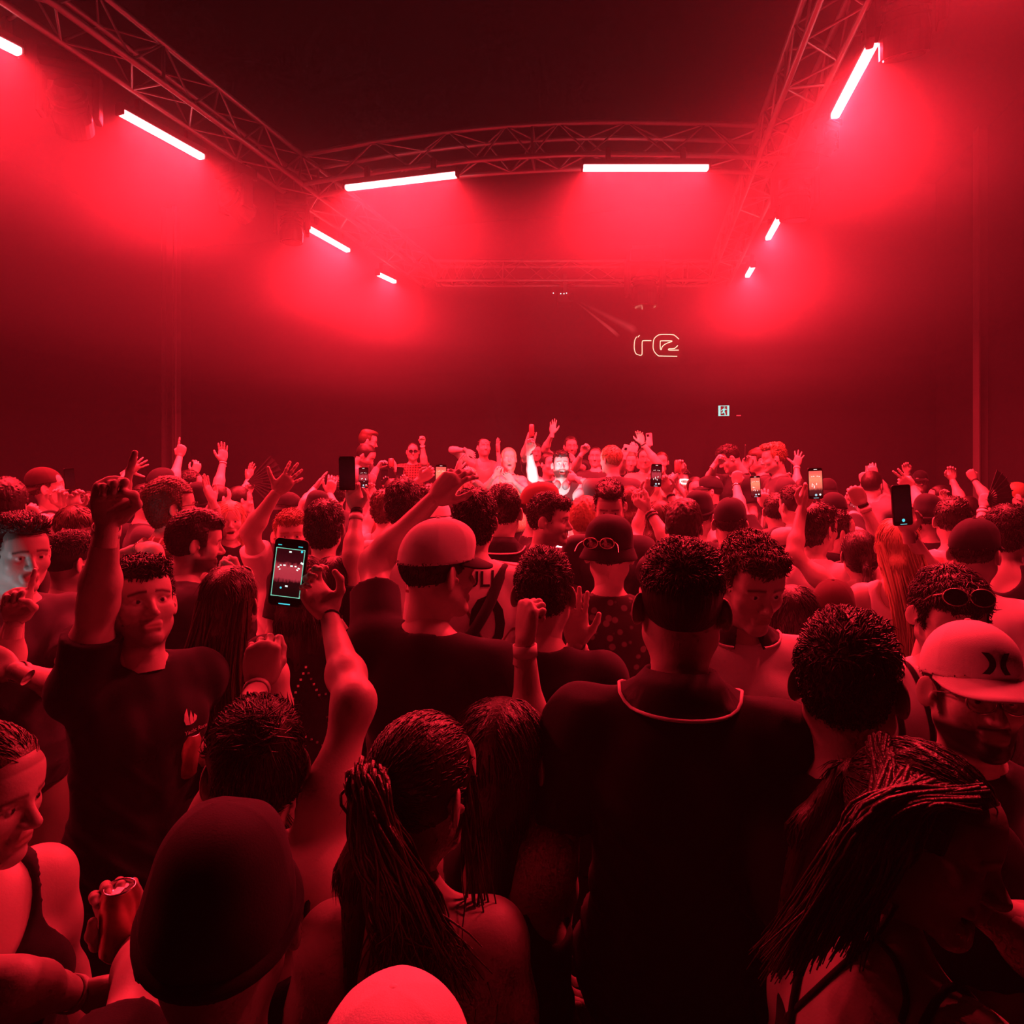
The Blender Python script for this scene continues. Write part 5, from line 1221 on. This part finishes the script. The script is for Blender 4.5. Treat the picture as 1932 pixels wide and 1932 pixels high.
phone('brightest small phone screen left of the performer', 832, 899, 45, 4.62, kind='bright', roll=-1)
p = P('man with tousled dark hair and bare shoulders seen from behind', 761, 955, 86, 12, hair='mid', top='tank', tc=WHT, d=3.5)
p = P('person in pale backward cap tilted over an ear, above the larger pale cap', 820, 985, 58, -60, hair='short', cap='cap_back', cc=WHT, top='tee', tc=RUST, d=4.6)
p = P('person in black cap in front of the fair-haired woman with camera', 882, 958, 56, 10, hair='short', cap='cap', cc=BLK, top='tee', tc=BLK, d=5.0)

# ------------------------------------------------------------------ middle of the floor
p = P('man in white football jersey with a black shoulder strap', 895, 986, 84, 2, hair='mid', hc=DARK, top='tee', tc=WHT, stripe=('t', (.25, .1, .1), 4), d=2.75, wide=1.05, lod=0)
PRINT = cloth_mat(BLK)
decal(p, 'text', 'ULL', .035, -.035, .085, True, PRINT, 'jersey_name'); decal(p, 'text', '0', .055, -.215, .30, True, PRINT, 'jersey_number')
strip(p, [p['NB'] + p['rt'] * .15 + p['fw'] * .10 - V3(0, 0, .1), p['NB'] + p['rt'] * .125 - V3(0, 0, .0) - p['fw'] * .02, p['NB'] + p['rt'] * .06 - p['fw'] * .135 - V3(0, 0, .13), p['NB'] - p['rt'] * .02 - p['fw'] * .16 - V3(0, 0, .26), p['NB'] - p['rt'] * .15 - p['fw'] * .12 - V3(0, 0, .47)], .045, cloth_mat(BLK), 'shoulder_strap')
p = P('man with smooth dark hair and dark collar seen from behind, centre', 948, 968, 106, 4, hair='short', top='polo', tc=BLK, d=3.15)
p = P('man in a faded cap with brim pointing right, below the performer', 1020, 960, 82, 82, hair='short', cap='cap', cc=RUST, top='tee', tc=BLK, d=3.7)
p = P('man with moustache in right profile, earring and thin chains', 1037, 983, 90, 80, 106, -4, hair='crop', beard=.35, top='tee', tc=CHAR, d=3.35, lod=0, stripe=('d', WHT, 16)); chain_neck(p, .08, .05); chain_neck(p, .085, .065)
p = P('person with wavy light hair seen from behind, under the performer', 1104, 983, 72, 8, hair='curly', hc=LIGHT, top='tee', tc=CHAR, d=3.9)
p = P('dark-haired man bowing his forehead toward the camera', 1150, 957, 80, 178, 180, -24, hair='quiff', top='tee', tc=CHAR, d=3.8)
p = P('woman with long brown hair beside the bowing man', 1189, 950, 56, 5, sex='f', hair='long', hc=BROWN, top='tank', tc=CHAR, d=5.0)
p = P('long-haired woman filming with both hands, phone at centre right', 1246, 985, 70, 4, sex='f', hair='long', hc=BROWN, top='tank', tc=WHT, d=4.1, arms=[('l', (1200, 1006), (1219, 937), 'hold', (1230, 903), dict(wd=4.35)), ('r', (1289, 992), (1263, 930), 'hold', (1247, 896), dict(wd=4.35))]); band(p, 'r', .9, M_CORD, .012)
phone('dim red phone screen held in both hands, right of the performer', 1238, 897, 43, 4.28, kind='dark', roll=-3)
p = P('person with curly dark hair, bent wrist and bracelets, behind the tall man', 1291, 996, 82, 5, hair='curly', top='tee', tc=CHAR, d=3.5, arms=[('l', (1266, 1030), (1224, 964), 'pinch', (1174, 924), dict(pf=120))]); band(p, 'l', .9, M_CORD, .01); band(p, 'l', .82, M_CORD, .012)
p = P('man in dark cap with shaven temple behind the curly dark hair', 1320, 975, 73, 20, hair='buzz', cap='beanie', cc=BLK, top='tee', tc=CHAR, d=4.3)
p = P('person in black snapback cap seen from behind, left of the fist with watch', 1378, 990, 84, 6, hair='fade', cap='cap', cc=BLK, top='tee', tc=CHAR, d=3.6)
p = P('man raising a fist with watch and an OK sign behind phone', 1466, 966, 62, 5, hair='short', top='tee', tc=BLK, d=4.8, arms=[('l', (1396, 958), (1389, 914), 'fist', (1392, 884)), ('r', (1458, 1008), (1446, 957), 'pinch', (1438, 918), dict(wd=4.9))]); band(p, 'l', .93, M_METAL, .02, 'watch'); band(p, 'r', .88)
phone('small bright phone screen under the tall fair-haired man', 1425, 918, 41, 4.85, kind='bright', roll=3)
p = P('man with faded temple and earbud, forearm reaching left', 1497, 957, 68, 12, -35, hair='fade', top='tee', tc=CHAR, d=4.4, arms=[('l', (1489, 1009), (1442, 1016), 'relax', (1398, 1022), dict(e=-1))]); band(p, 'l', .95, M_METAL, .01)
p = P('person under a dark hat far back, right of the lit phone', 1561, 930, 36, 178, hair='short', cap='bucket', cc=BLK, top='tee', tc=BLK, d=7.2)
p = P('person in black cap seen from behind above the two heads close together', 1573, 970, 62, 5, hair='short', cap='cap_back', cc=BLK, top='long', tc=BLK, d=4.7, arms=[('r', (1616, 985), (1600, 958), 'hold', (1606, 935))])
phone('small phone half hidden behind the raised fist', 1609, 955, 30, p['A']['r'][2][1] - .06, kind='dark', roll=-14)
p = P('man in grey jacket pointing one finger up, far right', 1646, 917, 46, 25, hair='short', top='jacket', tc=GREY, d=6.0, arms=[('l', (1637, 952), (1630, 912), 'point', (1626, 868)), ('r', (1662, 918), (1651, 900), 'pinch', (1644, 876))])
p = P('smiling dark-haired woman facing the camera, far right', 1668, 935, 39, 178, -172, sex='f', mouth='s', hair='sleek', top='tee', tc=BLK, d=7.0)
p = P('man with long hair tuft and white t-shirt, seen from behind right', 1544, 1000, 82, 30, 42, hair='mid', top='tee', tc=WHT, d=3.55)
p = P('bearded man in grey ribbed collar beside the white t-shirt', 1579, 1006, 78, 55, 62, hair='short', beard=.9, top='polo', tc=GREY, d=3.9)
p = P('woman with sleek low ponytail and choker, phone and fist raised', 1621, 1050, 82, -4, -16, sex='f', hair='lowpony', top='bandeau', tc=BLK, d=3.3, lod=0, arms=[('l', (1497, 1046), (1514, 956), 'hold', (1536, 902), dict(wd=3.5)), ('r', (1673, 1040), (1628, 952), 'fist', (1606, 912), dict(wd=3.4))]); band(p, 'r', .9); chain_neck(p, .05, .0, .006, M_CORD, 'choker'); band(p, 'r', .99, M_CORD, .015)
phone('large lit phone framing the red stage, held high on the right', 1538, 912, 59, 3.42, kind='bright', roll=2)

# ------------------------------------------------------------------ right of the floor
p = P('capped man far back with arms lifted to his face, right', 1736, 910, 30, 170, hair='short', cap='cap', cc=BLK, top='jacket', tc=WHT, d=8.2, arms=[('r', (1716, 905), (1711, 892), 'claw', (1706, 866))])
p = P('man in left profile with hand at his neck, far right', 1772, 940, 42, -92, -90, hair='short', top='tee', tc=CHAR, d=6.9, arms=[('l', (1790, 968), (1786, 950), 'relax', (1780, 935))])
p = P('person holding a thumb-up fist high, right crowd', 1828, 964, 45, 8, hair='short', top='tee', tc=BLK, d=6.1, arms=[('l', (1813, 944), (1797, 905), 'hold', (1795, 874))])
p = P('person with clenched fist by the right column', 1882, 950, 44, 5, hair='short', top='tee', tc=CHAR, d=6.2, arms=[('l', (1860, 936), (1838, 906), 'fist', (1828, 886))]); band(p, 'l', .92, M_CORD, .012)
p = P('person holding the fan at right, wristbands on forearm', 1862, 1010, 60, 10, hair='short', top='tee', tc=BLK, d=4.7, arms=[('l', (1848, 1006), (1855, 957), 'fist', (1862, 930))]); band(p, 'l', .8); band(p, 'l', .88, M_CORD, .01)
hand_fan('black folding fan spread open by the right column', (1863, 942), p['A']['l'][2][1] - .05, .24, 68, -62)
p = P('young man with cropped hair in left profile at the right edge', 1917, 938, 48, -98, -95, -18, hair='buzz', hc=LIGHT, top='tee', tc=CHAR, d=5.8, lod=1)
p = P('person in black cap with arm making a V, behind the black phone', 1750, 979, 67, 4, hair='short', cap='beanie', cc=BLK, top='tee', tc=BLK, d=4.5, arms=[('l', (1737, 955), (1722, 920), 'peace', (1702, 906))])
p = P('man with thick dark hair and light plaid shirt from behind', 1799, 985, 80, 2, hair='short', top='tee', tc=WHT, stripe=('p', (.45, .2, .2), 5), d=3.6, wide=1.05)
p = P('man with black tank top and hand laid on his head', 1906, 1006, 86, 15, 25, hair='mid', top='tank', tc=BLK, d=3.3, lod=0, arms=[('l', (1853, 1010), (1883, 978), 'relax', (1926, 958), dict(pf=160))]); band(p, 'l', .93)
p = P('long-haired blonde woman holding a black phone up, from behind', 1694, 1032, 92, 2, sex='f', hair='straight', hc=BLOND, top='tank', tc=WHT, d=3.0, lod=0, arms=[('r', (1764, 1086), (1713, 1004), 'hold', (1704, 952), dict(wd=2.75))]); band(p, 'r', .92, M_CORD, .01)
locks(p, lambda u, v: hp(p, (u - .5) * .17, -.10, .02), [lambda u, v: p['NB'] + V3((u - .5) * .20, -.14, -.10)], lambda u, v: p['NB'] + V3((u - .45) * .22, -.17, -.42 - .1 * v), 60, .009, BLOND, 3)
phone('black phone with cyan icons held over the long blonde hair', 1701, 953, 77, 2.68, kind='off', roll=4)
p = P('man in dark cap and black vest over a white t-shirt, right', 1840, 1046, 96, 14, 18, hair='short', cap='cap', cc=BLK, top='tee', tc=WHT, d=2.9)
G_ = [('e', p['Cc'], np.array((.176, .135, .21)), rotz(-math.radians(49)), .03, False), ('e', p['Cc'] - V3(0, 0, .2), np.array((.17, .13, .2)), rotz(-math.radians(49)), .05, False), cone(p['SH']['l'], p['SH']['r'], .082, k=.04), ell(p['NB'] + V3(0, 0, .05), (.085, .085, .07), k=.01, sub=True)] + [ell(p['SH'][s_] + p['rt'] * g_ * .08, (.09, .1, .11), k=.01, sub=True) for s_, g_ in (('l', -1), ('r', 1))]
V, Q = grow(G_, .012); link('vest', np_mesh('vest', V - p['O'], Q), cloth_mat(BLK), p['root'], p['MO'])
Gm = m4(rotz(.25) @ rotx(R(18)) @ roty(R(38)), p['Cc'] - V3(-.045, .165, -.02)); tg = empty('sunglasses', Gm.translation, 'pale-rimmed sunglasses hooked on the black vest at right', 'sunglasses'); PW[tg.name] = Matrix.Translation(Gm.translation)
glasses(tg, Gm @ Matrix.Rotation(math.pi, 4, 'Z'), 'frame', (0, 0, 0), r=.026, frame=M_FRAMEL)
p = P('person in a dark peaked cap between two dark heads, right', 1572, 1160, 84, 5, hair='short', cap='cap', cc=(.06, .02, .02), top='tee', tc=BLK, d=2.9)
p = P('woman with smooth straight dark hair, left of the peaked cap', 1495, 1172, 124, 3, sex='f', hair='long', hc=DARK, top='tee', tc=BLK, d=2.3)
E10 = P('man with round sunglasses on his hair and pinstriped white shirt', 1790, 1166, 164, 172, 160, -24, hair='mid', hc=DARK, beard=.6, top='tee', tc=WHT, stripe=('v', BLK, 5), d=1.85); glasses_up(E10, M_FRAMEL, .088, .128, 40); chain_neck(E10, .085, .06, .0035)
E11 = P('bearded man in pale cap with black curved mark, black jacket', 1836, 1308, 215, 176, 156, 4, hair='fade', beard=1.0, cap='cap', cc=WHT, top='jacket', tc=BLK, d=1.4, arms=[('l', (2010, 1690), (1918, 1690), 'hold', (1852, 1632), dict(wd=1.3, pf=170))]); glasses(E11['root'], E11['MH'], 'glasses', (0, .106, .006), lens=False, frame=M_METAL)
can('open drink can in the hand beside the leaning woman', 1856, 1607, 1.24, tilt=-8, roll=3)

# ------------------------------------------------------------------ foreground, left
A1 = P('quiff-haired man at the left edge, face half lit blue-white, beige shorts', 40, 1048, 128, 155, 162, -4, hair='quiff', top='tee', tc=CHAR, bottom='shorts', bc=TAN, d=2.3, arms=[('r', (10, 1256), (27, 1174), 'point', (36, 1112), dict(ed=2.12, wd=2.06)), ('l', (135, 1302), (26, 1264), 'relax', (-22, 1238), dict(ed=2.2, wd=2.0))]); band(A1, 'l', .9)
A2 = P('man pointing up with one finger, black t-shirt with printed flame', 268, 1142, 160, 158, 166, 14, hair='crop', beard=.45, top='tee', tc=BLK, d=1.87, wide=1.05, arms=[('r', (186, 1136), (202, 990), 'point', (226, 826), dict(ed=1.74, wd=1.62, pf=20, hs=1.1)), ('l', (392, 1385), (388, 1428), 'hold', (338, 1418), dict(e=1, w=-1, pf=150))]); band(A2, 'r', .93)
can('open drink can held low by the pointing man', 352, 1424, A2['A']['l'][2][1] - .06, roll=-8)
PRW = cloth_mat((.70, .62, .60))
decal(A2, 'poly', [[(-.5, -.2), (-.38, -.55), (-.05, -.62), (-.12, -.2), (-.18, .6), (-.42, .25)], [(-.02, -.62), (.28, -.56), (.24, -.2), (.12, .38), (-.06, -.1)], [(.31, -.55), (.52, -.42), (.62, -.2), (.40, .08), (.28, -.25)]], -.078, -.125, .036, False, PRW, 'printed_flame')
decal(A2, 'text', 'Yacht Race', -.098, -.168, .0165, False, PRW, 'printed_words'); decal(A2, 'text', 'Y2', -.085, -.192, .019, False, PRW, 'printed_number')
A12 = P('woman with very long straight dark hair, sunglasses on her crown', 432, 1142, 122, 8, 12, sex='f', hair='straight', hc=(.035, .018, .012), top='tank', tc=BLK, d=2.2, lod=0); glasses_up(A12, M_FRAMEL)
locks(A12, lambda u, v: hp(A12, (u - .5) * .15, -.085 - .02 * v, .03), [lambda u, v: A12['NB'] + V3((u - .5) * .19, -.13, -.08), lambda u, v: A12['NB'] + V3((u - .38) * .28, -.15, -.30)], lambda u, v: A12['NB'] + V3((u - .3) * .46 + .02, -.17, -.52 - .10 * v), 110, .0075, (.05, .026, .018), 5)
P('person in studded black jacket, hidden behind the glowing phone', 566, 1112, 108, 4, sex='f', hair='long', hc=DARK, top='jacket', tc=BLK, d=2.55)
p = FIG[-1][2]
st = []
for i in range(10):
    a, b = i * math.pi / 5 + math.pi / 2, (i + 1) * math.pi / 5 + math.pi / 2; r0, r1 = (.17, .075) if i % 2 == 0 else (.075, .17)
    for k in range(5):
        t = k / 5; x, y = r0 * math.cos(a) * (1 - t) + r1 * math.cos(b) * t, r0 * math.sin(a) * (1 - t) + r1 * math.sin(b) * t; st.append([(x - .004, y - .004), (x + .004, y - .004), (x + .004, y + .004), (x - .004, y + .004)])
decal(p, 'poly', st, .03, -.26, 1.0, True, mat('silver_stud', (.8, .7, .7), .25, metal=.9), 'stud_star', .004)
# ------------------------------------------------------------------ foreground, middle
B5 = P('man in pale cap with dark brim, turned right, arm pointing up', 828, 1082, 158, 22, 58, -4, hair='short', cap='cap', cc=WHT, top='tee', tc=BLK, d=1.9, wide=1.08, arms=[('l', (707, 1062), (816, 944), 'relax', (866, 890), dict(e=1, w=1, pf=150))])
for ch in B5['root'].children:
    if ch.name.startswith('cap'):
        for b_ in ch.children:
            if b_.name.startswith('brim'): set_mat(b_, cloth_mat(BLK))
C10 = P('person in black bucket hat and dark flecked shirt from behind', 1150, 1046, 112, 4, hair='short', cap='bucket', cc=BLK, top='tee', tc=(.03, .025, .025), stripe=('d', (.16, .13, .13), 24), d=2.65); glasses(C10['root'], C10['MH'], 'sunglasses', (-.03, -.15, .06), tilt=R(10), frame=M_FRAMEL)
C11 = P('man with wavy dark hair in black t-shirt, open palm at right', 1026, 1122, 152, 2, 4, hair='crop', top='tee', tc=BLK, d=1.92, wide=1.02, arms=[('r', (1126, 1296), (1086, 1216), 'open', (1086, 1140), dict(pf=0, w=-1))]); band(C11, 'r', .93, None, .028)
P('woman with dark tied hair between the tall man and white polo', 1368, 1150, 118, 5, sex='f', hair='lowpony', top='tee', tc=WHT, d=2.3)
D15 = P('young man in white polo with black collar, looking down right', 1414, 1102, 156, 165, 150, -18, hair='crop', hc=BROWN, top='polo', tc=WHT, d=1.95)
D16 = P('tall man in black polo with white collar piping, seen from behind', 1285, 1148, 216, 0, -2, 0, 2, hair='fade', hc=DARK, top='polo', tc=BLK, d=1.37, wide=1.12, lod=0)
decal(D16, 'text', 'ITALIA', -.035, -.575, .055, True, cloth_mat((.70, .66, .66)), 'printed_word', rot=-.10)
F8 = P('man in black t-shirt with damp messy hair, right foreground', 1600, 1296, 228, 2, 6, 0, hair='crop', hc=(.012, .008, .007), top='tee', tc=BLK, d=1.22, wide=1.08)
# ------------------------------------------------------------------ foreground, front row
F1 = P('woman in black tank top looking down at the lower left corner', -32, 1502, 236, 158, 132, -10, sex='f', hair='sleek', hc=BROWN, top='tank', tc=BLK, d=1.2, skin=.60, arms=[('r', (26, 1866), (150, 1876), 'relax', (262, 1862), dict(e=-1, w=1, pf=60))]); band(F1, 'r', .86)
F5 = P('woman with pinned-up dark hair and bare back, holding glowing phone', 482, 1450, 214, 4, -6, -6, sex='f', hair='bun', hc=(.02, .012, .009), top='strap', tc=BLK, d=1.22, lod=0, arms=[('r', (668, 1325), (622, 1165), 'hold', (575, 1090), dict(e=1, wd=1.62, pf=30)), ('l', (462, 1385), (486, 1296), 'snap', (500, 1208), dict(e=1, w=1))]); band(F5, 'r', .97, M_CORD, .006); band(F5, 'l', .9, M_BAND, .016)
F4 = P('woman with long dark hair thrusting a fist straight up, centre', 948, 1436, 192, 5, 15, sex='f', hair='straight', hc=(.018, .011, .009), top='tank', tc=BLK, d=1.38, lod=0, arms=[('r', (1000, 1395), (990, 1216), 'fist', (998, 1120), dict(e=1, w=-1, pf=120))]); band(F4, 'r', .94, None, .026)
F3 = P('woman with wavy high ponytail and one bare shoulder, front centre', 800, 1492, 272, 6, 42, -8, sex='f', hair='sleek', hc=(.03, .016, .011), top='bandeau', tc=BLK, d=1.12, lod=0)
b3 = hp(F3, 0, -.125, .05)
def PX(x, y, dd): return Un(x, y, dd)
PK = 1.085
locks(F3, lambda u, v: b3 + V3((u - .5) * .03, 0, (v - .5) * .03), [lambda u, v: PX(672 + 30 * u, 1470 + 20 * v, .90 * PK), lambda u, v: PX(684 + 75 * u, 1600, (.86 + .05 * v) * PK), lambda u, v: PX(715 + 110 * u, 1720, (.86 + .06 * v) * PK)], lambda u, v: PX(715 + 180 * u ** 1.3, 1790 + 90 * v, (.87 + .05 * v) * PK), 150, .0062, (.045, .022, .015), 8, .009, wave=.012)
locks(F3, lambda u, v: hp(F3, .066, .03, .06), [lambda u, v: hp(F3, .084, .04, -.06)], lambda u, v: F3['NB'] + V3(.10 + .05 * u, -.06, -.10 - .12 * v), 9, .0045, (.045, .022, .015), 9, .012, wave=.014)
F9 = P('leaning woman with long straight dark hair and crossed straps, lower right', 1740, 1578, 292, 35, 104, -14, -14, sex='f', mouth='s', hair='sleek', hc=(.03, .017, .012), top='strap', tc=BLK, d=.97, lod=0, lean=(.10, .04))
locks(F9, lambda u, v: hp(F9, .020 + .05 * u, .060 - .16 * v, .118 - .03 * u), [lambda u, v: PX(1632 + 105 * u, 1520 + 50 * v, .885), lambda u, v: PX(1560 + 130 * u, 1640 + 20 * v, .885 + .02 * v)], lambda u, v: PX(1450 + 170 * u, 1800 + 30 * v - 40 * u, .90 + .04 * v), 170, .0062, (.04, .022, .015), 11, .006)
locks(F9, lambda u, v: hp(F9, -.03 + .06 * u, -.02 - .08 * v, .112), [lambda u, v: PX(1600 + 60 * u, 1540 + 40 * v, .93 + .03 * v)], lambda u, v: PX(1440 + 60 * u, 1790 + 40 * v, .95), 70, .0062, (.04, .022, .015), 12, .006)
def on_body(p, pts, wd, m, name):
    """strap lying on the skin along sight lines through a few points"""
    me = [c for c in p['root'].children if c.name.startswith('body')][0].data; O_ = Vector(p['O'])
    bv = BVHTree.FromPolygons([v.co + O_ for v in me.vertices], [tuple(f.vertices) for f in me.polygons]); out = []
    for x, y in smooth_path([(a, b, 0) for a, b in pts], 26)[:, :2]:
        h = bv.ray_cast(Vector((0, 0, HC)), Vector(((x - CX) / F, 1, -(y - HZ) / F)).normalized(), 4)
        if h[0] is not None: out.append(np.array(h[0] + h[1] * .001))
    if len(out) > 3:
        V, Q = tube_arrays(np.array(out), wd / 2, 6); link(name, np_mesh(name, V - p['O'], Q), m, p['root'], p['MO'])
on_body(F9, [(1690, 1705), (1650, 1765), (1560, 1850), (1480, 1925)], .009, cloth_mat(BLK), 'strap')
on_body(F9, [(1625, 1735), (1650, 1765), (1690, 1815), (1710, 1880), (1700, 1930)], .009, cloth_mat(BLK), 'strap')
F2 = P('person in black beanie and black top filling the lower left', 420, 1752, 300, 5, hair='short', cap='beanie', cc=BLK, top='tee', tc=BLK, d=.88, wide=1.1, arms=[('l', (282, 1850), (252, 1776), 'hold', (226, 1706), dict(e=1, wd=1.24))])
can('drink can at the elbow of the black beanie, lower left', 226, 1738, F2['A']['l'][2][1] - .045)
F6 = P('person in pale cap rising from the bottom frame edge', 745, 2112, 330, 10, hair='short', cap='cap_back', cc=WHT, top='tee', tc=BLK, d=.72, lod=0)
F11 = P('person beyond the right frame edge stretching a bare forearm across', 2120, 1560, 260, -70, hair='short', top='tee', tc=BLK, d=1.15, arms=[('l', (1990, 1800), (1858, 1716), 'fist', (1790, 1670), dict(wd=.94, ed=.98))])
# the big glowing phone
r_, M_, w_, h_, t_ = phone('large phone with glowing mint frame filming the red stage, front left', 545, 1080, 127, 1.60, roll=-7, kind='dark', fine=True, wr=.50)
Mo = M_ @ Matrix.Translation((0, -t_ / 2 - .0022, 0))
pts = [(-.42, .355), (.42, .355), (.42, -.355), (-.42, -.355)]
bm = bmesh.new()
for i in range(4):
    a, b = pts[i], pts[(i + 1) % 4]; box(bm, ((a[0] + b[0]) / 2 * w_, 0, (a[1] + b[1]) / 2 * h_), (abs(a[0] - b[0]) * w_ + .0016, .0006, abs(a[1] - b[1]) * h_ + .0016))
link('screen_frame', bm_mesh(bm, 'screen_frame'), M_MINT, r_, Mo)
bm = bmesh.new()
for x, z, s_ in ((-.24, .10, 1), (-.13, .105, 1.3), (.08, .105, 1.3), (.2, .105, 1), (-.3, .07, 1), (-.26, .04, .8), (.38, .16, 1.6), (.3, .08, 1.2), (.26, .055, 1), (0, .31, 1.3), (.0, -.20, 1.4)): box(bm, (x * w_, 0, z * h_), (w_ * .055 * s_, .0006, h_ * .016 * s_), Matrix.Rotation(R(20 * (1 if x > .25 else (-1 if x < -.24 else 0))), 3, 'Y'))
link('screen_image', bm_mesh(bm, 'screen_lights'), M_SPOT, r_, Mo)['kind'] = 'stuff'
bm = bmesh.new(); box(bm, (-.33 * w_, 0, .40 * h_), (w_ * .11, .0006, h_ * .012)); box(bm, (.28 * w_, 0, .40 * h_), (w_ * .13, .0006, h_ * .012)); cyl(bm, (.34 * w_, 0, .33 * h_), (.34 * w_, -.0006, .33 * h_), w_ * .035, seg=10); cyl(bm, (-.16 * w_, 0, -.23 * h_), (-.16 * w_, -.0006, -.23 * h_), w_ * .03, seg=10)
link('status_icons', bm_mesh(bm, 'status_icons'), M_CYAN, r_, Mo)['kind'] = 'stuff'
# mark on the pale cap: two bowed bars back to back
def cap_mark(p):
    bm = bmesh.new(); MH = p['MH']
    bv = BVHTree.FromPolygons([v.co.copy() for v in CAPS[('cap', p['lod'])][0][1].vertices], [tuple(f.vertices) for f in CAPS[('cap', p['lod'])][0][1].polygons])
    for sx in (-1, 1):
        rows = []
        for i in range(11):
            t = i / 10 * 2 - 1; inn = .0035 + .010 * t * t; out = .0125 + .011 * abs(t) ** 1.6 + .002
            rows.append([(sx * inn, t * .021), (sx * out, t * .021)])
        vs = [[bm.verts.new((x, .3, z + .082)) for x, z in r] for r in rows]
        for i in range(10): bm.faces.new((vs[i][0], vs[i][1], vs[i + 1][1], vs[i + 1][0]))
    for v in bm.verts:
        h = bv.ray_cast(v.co, Vector((0, -1, 0)));
        if h[0] is not None: v.co = h[0] + Vector((0, .0014, 0))
    return bm
cp = [c for c in E11['root'].children if c.name.startswith('cap')][0]
link('embroidered_mark', bm_mesh(cap_mark(E11), 'cap_mark'), cloth_mat(BLK), cp, E11['MH'])

# ------------------------------------------------------------------ small lights: added desk lamp and panel glow on the performer, phone light on the man at the left edge
def lamp(name, kind, loc, energy, col, size=.1, aim=None, parent=None, spread=None):
    l = bpy.data.lights.new(name, kind); l.energy = energy; l.color = col
    if kind == 'AREA': l.size = size
    if kind == 'SPOT': l.spot_size = spread or R(50); l.spot_blend = .6; l.shadow_soft_size = size
    if kind == 'POINT': l.shadow_soft_size = size
    o = bpy.data.objects.new(name, l); COL.objects.link(o); o.location = loc; o.visible_camera = False
    if aim is not None: o.rotation_euler = (Vector(aim) - Vector(loc)).to_track_quat('-Z', 'Y').to_euler()
    return o
# mixing table in front of the performer, with a panel glow added to light him
tx, ty, tz = .46, 5.72, 1.18
root = empty('mixing_table', (tx, ty, .0), 'black mixing table with added glowing panel in front of the performer', 'table')
bm = bmesh.new(); box(bm, (tx, ty, tz), (1.5, .6, .05), bev=.006); link('table_top', bm_mesh(bm, 'table_top'), M_BLACK, root)
bm = bmesh.new(); box(bm, (tx, ty - .29, tz / 2), (1.5, .02, tz - .05)); link('front_panel', bm_mesh(bm, 'table_front'), M_WALL, root)
for sx in (-1, 1):
    bm = bmesh.new(); box(bm, (tx + sx * .7, ty, tz / 2 - .02), (.05, .5, tz - .04), bev=.004); link('leg', bm_mesh(bm, 'table_leg'), M_BLACK, root)
mx_ = empty('dj_mixer', (tx, ty + .05, tz + .025), 'black mixer with an added glowing panel on the table before the performer', 'mixer')
bm = bmesh.new(); box(bm, (tx, ty + .05, tz + .065), (.95, .34, .08), bev=.008); link('mixer_body', bm_mesh(bm, 'mixer_body'), M_BLACK, mx_)
bm = bmesh.new(); box(bm, (tx, ty + .05, tz + .108), (.5, .2, .004)); link('added_glow_panel', bm_mesh(bm, 'mixer_panel'), mat('added_panel_glow', emit=(.75, .95, 1), estr=3), mx_)
for i in range(8):
    bm = bmesh.new(); cyl(bm, (tx - .42 + i * .12, ty + .05 + .13 * (1 if i % 2 else -1), tz + .105), (tx - .42 + i * .12, ty + .05 + .13 * (1 if i % 2 else -1), tz + .125), .016, seg=10); link('dial', bm_mesh(bm, 'mixer_dial'), M_STEEL, mx_)
dl = V3(tx - .25, ty - .30, tz + .46); root = empty('added_desk_lamp', (tx - .25, ty - .22, tz + .025), 'small gooseneck lamp added on the mixing table to light the performer', 'lamp')  # invented lamp, added to give the performer's white light a source
V, Q = tube_arrays(smooth_path([(tx - .25, ty - .22, tz + .02), (tx - .25, ty - .28, tz + .25), (tx - .25, ty - .36, tz + .40), tuple(dl)], 16), .007, 8); link('gooseneck', np_mesh('gooseneck', V, Q), M_BLACK, root)
bm = bmesh.new(); cyl(bm, tuple(dl + V3(0, -.05, 0)), tuple(dl + V3(0, .02, .01)), .022, .034, seg=14); link('lamp_head', bm_mesh(bm, 'added_lamp_head'), M_BLACK, root)
bm = bmesh.new(); cyl(bm, (tx - .25, ty - .22, tz + .025), (tx - .25, ty - .22, tz + .04), .05, seg=16); link('lamp_base', bm_mesh(bm, 'added_lamp_base'), M_BLACK, root)
lamp('added_lamp_light', 'SPOT', tuple(dl + V3(0, .04, .01)), 42, (.74, .92, 1.0), .05, (.38, 6.3, 1.95), spread=R(74))
a1 = A1['H']; lamp('phone_glow', 'SPOT', (a1[0] - .27, a1[1] - .42, a1[2] - .22), 3.0, (.62, .92, 1.0), .04, (a1[0] - .06, a1[1], a1[2] - .05), spread=R(52))
for f in FIG:
    if f[1] > .6: print('slow', f[0], f[1])
print('figures', len(FIG), 'seconds', sum(f[1] for f in FIG))
# ------------------------------------------------------------------ haze filling the hall, thicker under the roof
for i, (z0, z1, dn) in enumerate(HAZE):
    bm = bmesh.new(); box(bm, ((LW + RW) / 2, BK / 2, (z0 + z1) / 2), (RW - LW - .02, -BK - .02, z1 - z0))
    hz = link('stage_haze', bm_mesh(bm, 'stage_haze'), vol_mat('thin_stage_haze', dn, .2), mw=Matrix.Translation(CB) @ RZ)
    hz['kind'] = 'stuff'; hz['label'] = 'layer of thin stage haze glowing red under the LED battens'
print('script seconds', round(time.time() - T0, 1))
